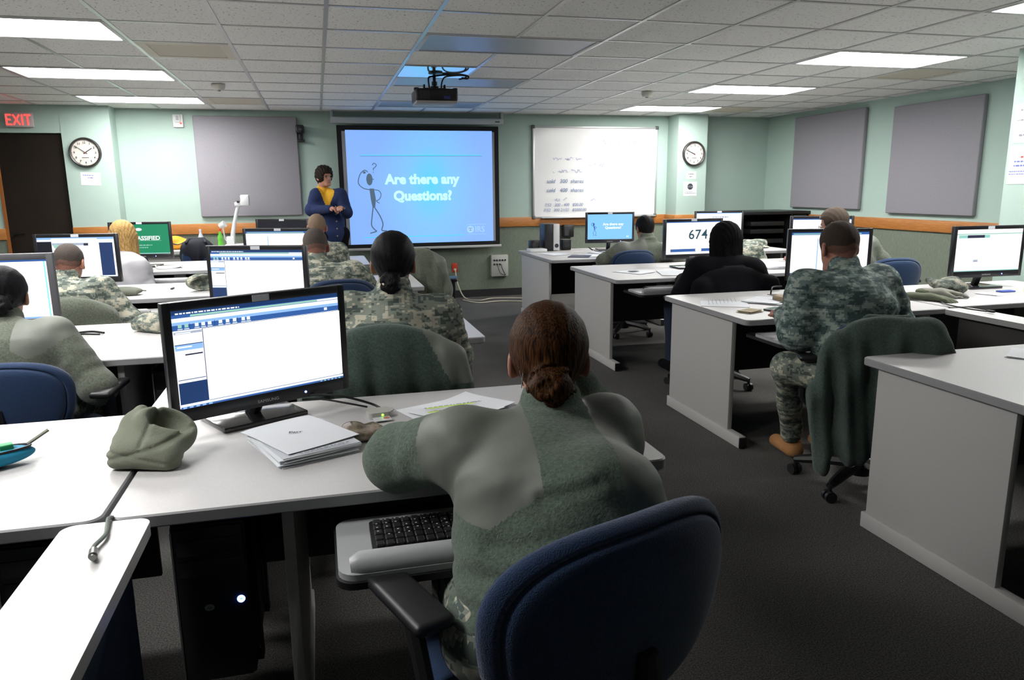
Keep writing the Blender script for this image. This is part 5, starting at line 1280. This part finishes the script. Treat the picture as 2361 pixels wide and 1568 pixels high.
flat(m, 1.51, -2.67, Z + .0125, math.radians(8), lambda a: (lines(a, [(-.10, .09, .03, .006), (-.10, .09, .016, .004), (-.10, .02, -.03, .004)], 1), a.rect(-.10, -.002, .06, .008, 3), a.rect(-.11, -.045, -.05, -.035, 3)))
tag(m.build('loose_papers', PM, smooth=0), 'loose printed sheets with yellow highlighting left of the foreground woman', 'papers')
t = thing('card_reader', 'white card reader with a green light and an identity card in it', 'card reader', (1.262, -2.655, Z), math.radians(8))
m = MB(); m.prism(rrect(-.036, .036, -.028, .034, .012), 0, .020); m.build('reader_body', mat('cream_reader', (.42, .42, .38), rough=.5), t)
MB().box((0, -.045, .006), (.054, .05, .0012)).build('identity_card', mat('card_white', (.6, .6, .62), rough=.4), t, smooth=0)
MB().cyl((.014, -.045, .0067), (.014, -.045, .0071), .010, n=18).build('seal_mark', mat('dull_red_seal', (.45, .12, .1), rough=.6), t)
MB().cyl((.006, -.0275, .012), (.006, -.0295, .012), .0035, n=10).build('status_light', mat('green_led', (0, .3, 0), emit=(.3, 1, .05), estr=4), t)
tag(MB().cyl((1.285, -2.588, Z), (1.285, -2.588, Z + .002), .030, n=28).build('desk_grommet', mat('pale_grommet', (.42, .44, .43), rough=.5)), 'round pale cable grommet set in the nearest desk', 'grommet')
m = MB(); m.tube(spline([(1.03, -2.57, .80), (1.08, -2.575, .805), (1.16, -2.59, .795), (1.24, -2.585, .765), (1.27, -2.60, .752)]), .004, n=6); m.tube(spline([(1.03, -2.575, .792), (1.09, -2.58, .790), (1.17, -2.60, .775), (1.23, -2.60, .758)]), .0032, n=6)
tag(m.build('cable', M_black), 'black cables from the nearest monitor to the card reader', 'cable')
blob('clear_pouch', [('b', (1.205, -2.85, Z + .016), (.055, .045, .014), .012, Matrix.Rotation(.4, 3, 'Z')), ('e', (1.175, -2.83, Z + .030), (.03, .035, .012), None)], mat('brownish_plastic_pouch', (.20, .16, .12), rough=.15, coat=.6, var=.5, vscale=50), None, h=.004, k=.012, disp=lambda X, Y, Zz: .003 * wob(X, Y, Zz, 110, 2))
tag(bpy.data.objects['clear_pouch'], 'crinkled clear plastic pouch with brown contents by the left sleeve of the foreground woman', 'pouch')
# keyboard on the tray
t = thing('keyboard', 'black keyboard on the pull-out tray under the nearest desk', 'keyboard', (1.41, -3.365, Z - .074), 0, 'keyboards')
MB().prism(rrect(-.225, .225, -.085, .075, .01), 0, .016).build('keyboard_base', M_black, t)
m = MB()
for r in range(5):
    for k in range(20): m.box((-.208 + k * .0219, .052 - r * .027, .020), (.0175, .022, .010), 0, b=.002, seg=1)
a = Art(m, Matrix.Translation((0, 0, .0253)) @ Matrix.Rotation(-PI / 2, 4, 'X'))
for r in range(5):
    for k in range(20):
        if (r * 7 + k * 3) % 4: a.rect(-.212 + k * .0219, .054 - r * .027, -.208 + k * .0219, .058 - r * .027, 1)
m.build('keys', [mat('key_black', (.012, .012, .014), rough=.4), mat('key_legend', (.4, .4, .38), rough=.6)], t)
def copy_thing(src, label, loc):
    r = src.copy(); COL.objects.link(r); r.location = loc; r['label'] = label
    for ch in list(src.children):
        c = ch.copy(); COL.objects.link(c); c.parent = r
    return r
KEYB = t
copy_thing(KEYB, 'black keyboard on the tray under the desk with the big number', (3.74, .26, Z - .074))
copy_thing(KEYB, 'black keyboard on the tray left of the broad-backed soldier', (3.70, -1.61, Z - .074))
# cyan pouch
P0 = (.225, -2.84, Z)
t = thing('pencil_pouch', 'open cyan pouch holding a green-and-white gum packet at the left edge', 'pouch', P0, math.radians(27))
blob('pouch_shell', [('e', (0, 0, .028), (.13, .045, .028), None)], mat('cyan_neoprene', (.005, .22, .38), rough=.7), t, h=.004, k=.01, sub=[('e', (.0, .0, .060), (.105, .026, .032), None)])
MB().tube([(.12 * math.cos(a), .036 * math.sin(a), .044) for a in [2 * PI * k / 30 for k in range(31)]], .0035, n=6).build('zip', M_black, t)
m = MB(); m.box((.03, 0, .05), (.10, .026, .016), 0, b=.003); m.box((.065, 0, .0505), (.032, .027, .0165), 1, b=.003)
flat(m, .03, -.002, .0585, 0, lambda a: a.text('EXTRA', -.012, -.006, .016, 2, bold=.0004))
m.build('gum_packet', [mat('gum_white', (.6, .65, .6), rough=.5), mat('gum_green', (.01, .3, .1), rough=.5), M_ink], t, smooth=0)
MB().box((.14, .01, .058), (.06, .016, .004), M=Matrix.Translation((.14, .01, .058)) @ Matrix.Rotation(-.5, 4, 'Y') @ Matrix.Translation((-.14, -.01, -.058))).build('zip_pull', mat('khaki_tab', (.12, .12, .09), rough=.8), t)
# cable end on the divider
m = MB(); m.tube(spline([(.632, -3.20, .722), (.634, -3.262, .748), (.640, -3.30, .748), (.648, -3.35, .7485), (.640, -3.40, .7485), (.648, -3.432, .7515)]), .0045, n=8)
t = tag(m.build('cable', mat('grey_green_cable', (.14, .17, .15), rough=.6)), 'short grey cable with a metal connector lying on the corner divider', 'cable')
m = MB(); m.cyl((.6465, -3.425, .751), (.652, -3.452, .752), .0085, n=14); m.cyl((.652, -3.452, .752), (.654, -3.460, .752), .006, n=14); m.build('connector', mat('dull_steel', (.25, .25, .24), rough=.35, metal=.9), t)

# ------------------------------------------------------------------ further desks
M_capc = camo('cap_camouflage', .9, .006)
def cap(x, y, z, rz, label, folded=False, s=1.):
    t = thing('patrol_cap', label, 'cap', (x, y, z), rz, 'camouflage caps on desks')
    blob('cap_crown', [('e', (0, 0, .045), (.10 * s, .115 * s, .052), None), ('b', (0, 0, .03), (.088 * s, .10 * s, .028), .02, None)], M_capc, t, h=.006, k=.02, sub=[('b', (0, 0, -.1), (.3, .3, .101), .001, None)], disp=lambda X, Y, Zz: .006 * wob(X, Y, Zz, 45, 3))
    blob('visor', [('c', (-.03, -.10 * s, .012), (.03, -.10 * s, .012), .05, .05, (1, 1, .16)), ('c', (-.02, -.13 * s, .010), (.02, -.13 * s, .010), .045, .045, (1, 1, .14))], M_capc, t, h=.005, k=.01)
cap(.27, -.80, Z, .9, 'camouflage cap on the second left desk behind the big monitor edge')
# open patrol cap lying on its side, hollow towards the camera
t = thing('patrol_cap', 'camouflage cap lying on its side with its hollow showing, on the third left desk', 'cap', (.28, .80, Z), .3, 'camouflage caps on desks')
blob('cap_crown', [('e', (0, .02, .062), (.115, .07, .062), None)], M_capc, t, h=.005, k=.02, sub=[('e', (.0, -.045, .066), (.092, .075, .046), None)], disp=lambda X, Y, Zz: .004 * wob(X, Y, Zz, 45, 3))
blob('visor', [('t', (0, -.035, .055), (.105, .045), .008, Matrix.Rotation(1.2, 3, 'X'))], M_capc, t, h=.005, k=.01, sub=[('b', (0, 0, .30), (.3, .3, .21), .001, None)])
t = thing('folded_beret', 'flat folded grey-green beret on the third left desk beside the far left soldier', 'cap', (-.24, .74, Z), -.2)
blob('beret', [('e', (0, 0, .028), (.13, .075, .030), None), ('c', (-.1, -.045, .022), (.1, -.045, .022), .018, .018)], mat('beret_wool', (.13, .14, .11), rough=.95), t, h=.005, k=.02, sub=[('b', (0, 0, -.1), (.3, .3, .1), .001, None)])
MB().lathe([(.001, .004), (.011, .003), (.012, 0)], n=14, M=Matrix.Translation((-.03, -.044, .026)) @ Matrix.Rotation(1.1, 4, 'X')).build('beret_badge', mat('badge_silver', (.5, .52, .6), rough=.25, metal=.8), t)
m = MB(); m.tube(spline([(-.33, -.72, .755), (-.30, -.82, .75), (-.24, -.80, .75), (-.15, -.84, .75), (-.05, -.80, .75), (.03, -.86, .75)]), .006, n=6); m.tube(spline([(-.35, -.75, .755), (-.28, -.86, .752), (-.18, -.85, .752), (-.08, -.86, .75), (.02, -.90, .75)]), .005, n=6); m.tube(spline([(-.42, -1.0, .75), (-.36, -.93, .752), (-.30, -.86, .752)]), .008, n=6)
tag(m.build('cable', M_black), 'tangle of black cables on the desk before the grey-bezelled monitor', 'cable')
m = MB(); m.tube(spline([(-.42, 1.0, .75), (-.30, .98, .752), (-.2, .92, .75), (-.12, .86, .75)]), .004, n=6); tag(m.build('cable', M_black), 'thin black cable from the monitor with dark side bars', 'cable')
m = MB(); m.box((.035, .98, Z + .006), (.018, .07, .010), b=.003, M=None); tag(m.build('pocket_knife', M_dk), 'small dark pocket tool on the third left desk', 'tool')
def papers(x, y, z, rz, label, n=1, size=(.216, .279), draw=None, lift=.004, seed=1, mats=None, off=.012, group=None):
    m = MB(); r = random.Random(seed)
    for k in range(n): sheet(m, x + r.uniform(-off, off) * (k > 0), y + r.uniform(-off, off) * (k > 0), z + .002 + k * .003, *size, rz + r.uniform(-.15, .15) * (k > 0), lift=lift if k == n - 1 else 0, th=.0015, seed=seed + k, m=0)
    if draw: flat(m, x, y, z + .004 + n * .003 + lift * .3, rz, draw)
    return tag(m.build('papers', mats or PM, smooth=0), label, 'papers', group)
dl = lambda a: lines(a, [(-.08, .08, .09 - k * .022, .004) for k in range(8)], 1)
papers(-.29, 2.72, Z, .3, 'white sheet lying before the green-screen monitor', 2, draw=None, lift=.02)
papers(-.12, 4.25, .80, .2, 'open white papers on the front table, left pile', 3, lift=.02, seed=3)
papers(.12, 4.22, .80, -.3, 'crumpled papers on the front table beside the document camera', 2, lift=.03, seed=5)
papers(3.58, 2.75, Z, .2, 'white papers at the aisle corner of the furthest right desk', 2, draw=dl, seed=6)
papers(3.86, 2.42, Z, -.2, 'white paper over a dark blue folder on the furthest right desk', 2, draw=dl, seed=7)
tag(MB().box((3.74, 2.40, Z + .004), (.22, .26, .006), M=Matrix.Translation((3.74, 2.40, 0)) @ Matrix.Rotation(-.5, 4, 'Z') @ Matrix.Translation((-3.74, -2.40, 0))).build('folder', mat('dark_blue_folder', (.015, .02, .06), rough=.5), smooth=0), 'dark blue folder partly under paper on the furthest right desk', 'folder')
papers(4.10, 2.68, Z, .3, 'open printed booklet before the slide-repeating monitor', 3, draw=dl, seed=8)
m = MB(); m.tube(spline([(4.05, 2.86, .76), (3.98, 2.80, .80), (4.05, 2.72, .76), (4.18, 2.66, .755), (4.22, 2.58, .755)]), .004, n=6); tag(m.build('cable', M_black), 'thin black cable curling below the slide-repeating monitor', 'cable')
papers(3.66, .85, Z, .5, 'printed sheet with a map at the aisle end of the desk with the big number', 2, draw=lambda a: (a.poly([(-.05, 0), (-.01, .05), (.05, .02), (.03, -.05), (-.03, -.04)], 1), dl(a)), seed=9)
papers(3.97, .66, Z, -.4, 'larger white sheets under the arm of the person in black', 2, size=(.28, .38), seed=10, lift=.008)
papers(4.93, .78, Z, -.1, 'stack of white booklets on the wall-side desk of the second furthest row', 7, seed=11, off=.02)
papers(3.47, -.95, Z, 1.1, 'printed page at the aisle end of the broad-backed soldier\'s desk', 1, draw=dl, seed=12)
papers(3.79, -.93, Z, -.9, 'white writing pad above the phone on the broad-backed soldier\'s desk', 4, draw=dl, seed=13)
papers(3.45, -1.25, Z, .4, 'small tan note booklet near the edge of the broad-backed soldier\'s desk', 4, size=(.12, .085), seed=14, mats=[mat('tan_paper', (.42, .36, .25), rough=.9)] + PM[1:])
t = thing('phone', 'black phone lying beside the tan booklet', 'phone', (3.62, -1.235, Z), .35)
MB().box((0, 0, .006), (.115, .062, .011), b=.005).build('phone_body', M_black, t); MB().box((.005, 0, .0118), (.085, .050, .001)).build('phone_screen', mat('phone_glass', (.12, .13, .15), rough=.1, coat=1), t, smooth=0)
tag(MB().box((3.86, -1.0, Z + .02), (.10, .14, .038), b=.006).build('tan_box', mat('tan_card', (.30, .22, .13), rough=.8)), 'small tan box half hidden by the arm of the broad-backed soldier', 'box')
m = MB(); m.tube(spline([(3.98, -.66, .742), (3.97, -.68, .77), (4.01, -.64, .785), (4.10, -.60, .78)]), .005, n=6); m.cyl((3.975, -.69, Z), (3.975, -.69, Z + .002), .035); tag(m.build('cable', M_dk), 'black cable rising from a grommet beside the broad-backed soldier\'s monitor', 'cable')
# gloves and cap on the right desk
M_glv = mat('green_glove_knit', (.10, .115, .075), rough=.95, bump=.6, bscale=200); M_glv2 = mat('grey_glove_palm', (.20, .20, .17), rough=.9)
def glove(x, y, rz, label, mm, z=Z, flip=1):
    t = thing('work_glove', label, 'glove', (x, y, z), rz, 'gloves on the right desk')
    P = [q for q in hand((0, 0, .022), (1, 0, -.02), (0, 0, 1), flip, .25, 1.12)] + [('c', (-.07, 0, .025), (.02, 0, .024), .036, .034, (1, 1, .6))]
    blob('glove_shell', P, mm, t, h=.005, k=.014)
    blob('glove_cuff', [('c', (-.085, 0, .024), (-.065, 0, .024), .038, .038, (1, 1, .55))], M_glv, t, h=.006, k=.01)
glove(4.86, -1.12, -.5, 'grey-palmed glove with spread fingers on top of the pile on the right desk', M_glv2, Z + .012)
glove(4.70, -1.20, -1.0, 'green knit glove at the left of the pile on the right desk', M_glv, flip=-1)
t = thing('patrol_cap', 'camouflage cap in the pile of gloves on the right desk', 'cap', (5.09, -1.0, Z), .8, 'camouflage caps on desks')
blob('cap_crown', [('e', (0, 0, .05), (.17, .10, .055), None), ('c', (-.18, .05, .05), (.02, .13, .075), .03, .025)], camo('cap_camouflage_dark', .5, .006), t, h=.006, k=.02, sub=[('b', (0, 0, -.1), (.4, .4, .1), .001, None), ('e', (.03, -.07, .075), (.08, .06, .035), None)], disp=lambda X, Y, Zz: .008 * wob(X, Y, Zz, 40, 3))
blob('visor', [('c', (.14, -.04, .02), (.14, .05, .035), .05, .05, (1, 1, .3))], M_glv2, t, h=.005, k=.01)
tag(MB().box((5.47, -1.06, Z + .005), (.11, .05, .008), b=.002).build('blue_card', mat('blue_card', (.05, .09, .4), rough=.5)), 'small blue card on the right desk near the monitor foot', 'card')
papers(5.28, -1.13, Z, .5, 'small white slips beside the gloves on the right desk', 2, size=(.09, .13), seed=15)
m = MB(); m.tube(spline([(4.72, -1.30, .748), (4.66, -1.40, .748), (4.64, -1.55, .748), (4.66, -1.68, .748)]), .004, n=6); m.box((4.665, -1.70, .752), (.02, .045, .012), b=.003); tag(m.build('cable', M_dk), 'dark cable running onto the right divider cap', 'cable')
t = thing('patrol_cap', 'pale camouflage cap at the end of the furthest wall-side desk', 'cap', (6.03, 2.78, Z), .2, 'camouflage caps on desks')
blob('cap_crown', [('b', (0, 0, .045), (.12, .10, .045), .03, None)], camo('cap_camouflage_pale', 1.25, .007), t, h=.007, k=.02, disp=lambda X, Y, Zz: .006 * wob(X, Y, Zz, 40, 3))
blob('visor', [('c', (-.04, -.12, .014), (.04, -.12, .014), .055, .055, (1, 1, .2))], MATS['cap_camouflage_pale'], t, h=.006, k=.01)
# papers at the right edge
papers(3.98, -2.62, Z, .6, 'white sheets at the right edge on the large nearest right desk', 2, seed=16)
t = thing('mug', 'white cup at the extreme right edge on the large right desk', 'cup', (3.735, -2.83, Z))
MB().lathe([(.030, 0), (.034, .004), (.037, .085), (.034, .085), (.031, .01), (.001, .008)], n=28).build('cup_wall', M_white, t, smooth=50)

# speakers on the far right desk
t = thing('subwoofer', 'black subwoofer with a silver front and round port on the furthest right desk', 'speaker', (3.70, 3.27, Z))
MB().box((-.02, .02, .155), (.17, .22, .30), b=.01).build('subwoofer_case', M_black, t)
m = MB(); m.box((.03, -.095, .155), (.075, .02, .30), 0, b=.008); m.cyl((.03, -.104, .06), (.03, -.1065, .06), .024, m=1, n=24); m.build('silver_front', [mat('silver_plastic', (.55, .55, .56), rough=.35), M_ink], t)
for x, lab in ((3.50, 'small black speaker left of the silver-fronted subwoofer'), (3.88, 'small black speaker right of the silver-fronted subwoofer')):
    t = thing('desk_speaker', lab, 'speaker', (x, 3.30, Z), 0, 'small desk speakers'); MB().box((0, 0, .06), (.11, .10, .12), b=.008).build('speaker_case', M_black, t)
    MB().cyl((0, -.051, .065), (0, -.054, .065), .034, n=20).build('speaker_cone', mat('cone_grey', (.03, .03, .033), rough=.7), t)
t = thing('wall_speaker', 'black box speaker on the front wall left of the slide-repeating monitor', 'speaker', (4.44, WALLY - .001, .865)); MB().box((0, -.05, 0), (.15, .10, .17), b=.01).build('speaker_case', M_black, t)
MB().box((-.03, -.1015, .0), (.06, .003, .12)).build('speaker_grille', mat('cone_grey', (.03, .03, .033)), t, smooth=0)
tag(MB().box((3.49, 3.15, Z + .018), (.20, .16, .034), b=.008).build('router_box', M_white), 'flat white box at the aisle corner of the furthest right desk', 'box')
# AV rack in the corner
t = thing('equipment_rack', 'large black equipment cabinet in the front right corner', 'cabinet', (6.95, 4.20, 0))
m = MB()
m.box((0, 0, 1.09), (1.16, .76, .04), b=.005); m.box((0, 0, .05), (1.14, .74, .08)); m.box((-.56, 0, .57), (.03, .74, 1.0)); m.box((.56, 0, .57), (.03, .74, 1.0)); m.box((0, .36, .57), (1.14, .02, 1.0)); m.box((.30, -.02, .57), (.03, .68, 1.0))
m.build('cabinet_frame', M_black, t)
for z, w in ((.95, .5), (.85, .5), (.72, .5)): MB().box((-.05, -.16, z), (w, .36, .055), b=.004).build('rack_unit', mat('rack_grey', (.012, .012, .014), rough=.35), t)
MB().box((.43, -.345, .57), (.20, .02, .98), b=.003).build('rack_door', mat('rack_door_grey', (.03, .035, .04), rough=.4), t)

# ------------------------------------------------------------------ things on the front table
t = thing('document_camera', 'white document camera with a raised arm on the front table', 'document camera', (.19, 4.40, .80))
MB().box((0, 0, .02), (.30, .26, .04), b=.01).build('camera_base', M_white, t)
m = MB(); m.tube([(-.075, 0, .04), (-.06, 0, .16), (-.03, 0, .30), (.02, 0, .48)], [.034, .026, .020, .020], n=12); m.box((.03, 0, .50), (.09, .06, .05), b=.012); m.box((-.09, 0, .08), (.09, .09, .10), b=.01); m.build('camera_arm', M_white, t)
m = MB(); m.box((.105, -.01, .545), (.095, .11, .125), b=.014); m.build('camera_head', M_white, t); MB().box((.03, -.032, .527), (.03, .012, .025)).build('head_hinge', M_black, t)
for s, x, z in ((-1, -.165, .25), (1, .32, .26)):
    m = MB(); m.tube([(s * .10, 0, .03), (s * .18 if s > 0 else -.15, -.02, .10), (x, -.03, z)], .008, n=6); m.cyl((x - .03, -.03, z), (x + .03, -.05, z + .03), .028, .04, n=16); m.build('side_lamp', M_white, t)
def bottle(x, y, label, liquid, capm):
    t = thing('drink_bottle', label, 'bottle', (x, y, .80), 0, 'bottles on the front table')
    MB().lathe([(.028, 0), (.033, .01), (.033, .07), (.028, .085), (.033, .10), (.032, .13), (.012, .185), (.012, .20)], n=20).build('bottle_body', liquid, t, smooth=50)
    MB().cyl((0, 0, .198), (0, 0, .222), .014, n=16).build('bottle_cap', capm, t)
bottle(.0, 4.30, 'green soda bottle with a red cap on the front table', mat('green_soda', (.10, .42, .04), rough=.15, coat=.6), mat('red_bottle_cap', (.6, .05, .02), rough=.4))
bottle(-.22, 4.36, 'clear water bottle with a pale blue label on the front table', mat('clear_bottle', (.45, .50, .58), rough=.12, coat=.6), mat('white_bottle_cap', (.5, .55, .7), rough=.4))
t = thing('tote_bag', 'yellow-orange bag slumped on the front table behind the green screen', 'bag', (-.42, 4.34, .80), 0)
blob('bag_body', [('e', (0, 0, .055), (.20, .11, .06), None), ('e', (-.08, .0, .10), (.10, .09, .05), None), ('e', (.13, 0, .04), (.11, .09, .045), None)], mat('yellow_canvas', (.70, .30, .01), rough=.7), t, h=.008, k=.03, sub=[('b', (0, 0, -.1), (.5, .5, .1), .001, None)], disp=lambda X, Y, Zz: .012 * wob(X, Y, Zz, 38, 7))
m = MB(); m.tube(spline([(-.15, -.09, .10), (-.03, -.10, .06), (.10, -.09, .11), (.20, -.06, .04)]), .007, n=6); m.build('bag_strap', M_dk, t)
tag(MB().box((.32, 4.20, .80 + .012), (.30, .22, .024), b=.002, M=None).build('blue_binder', mat('blue_binder', (.03, .05, .22), rough=.5)), 'blue binder on the front table right of the document camera', 'binder')
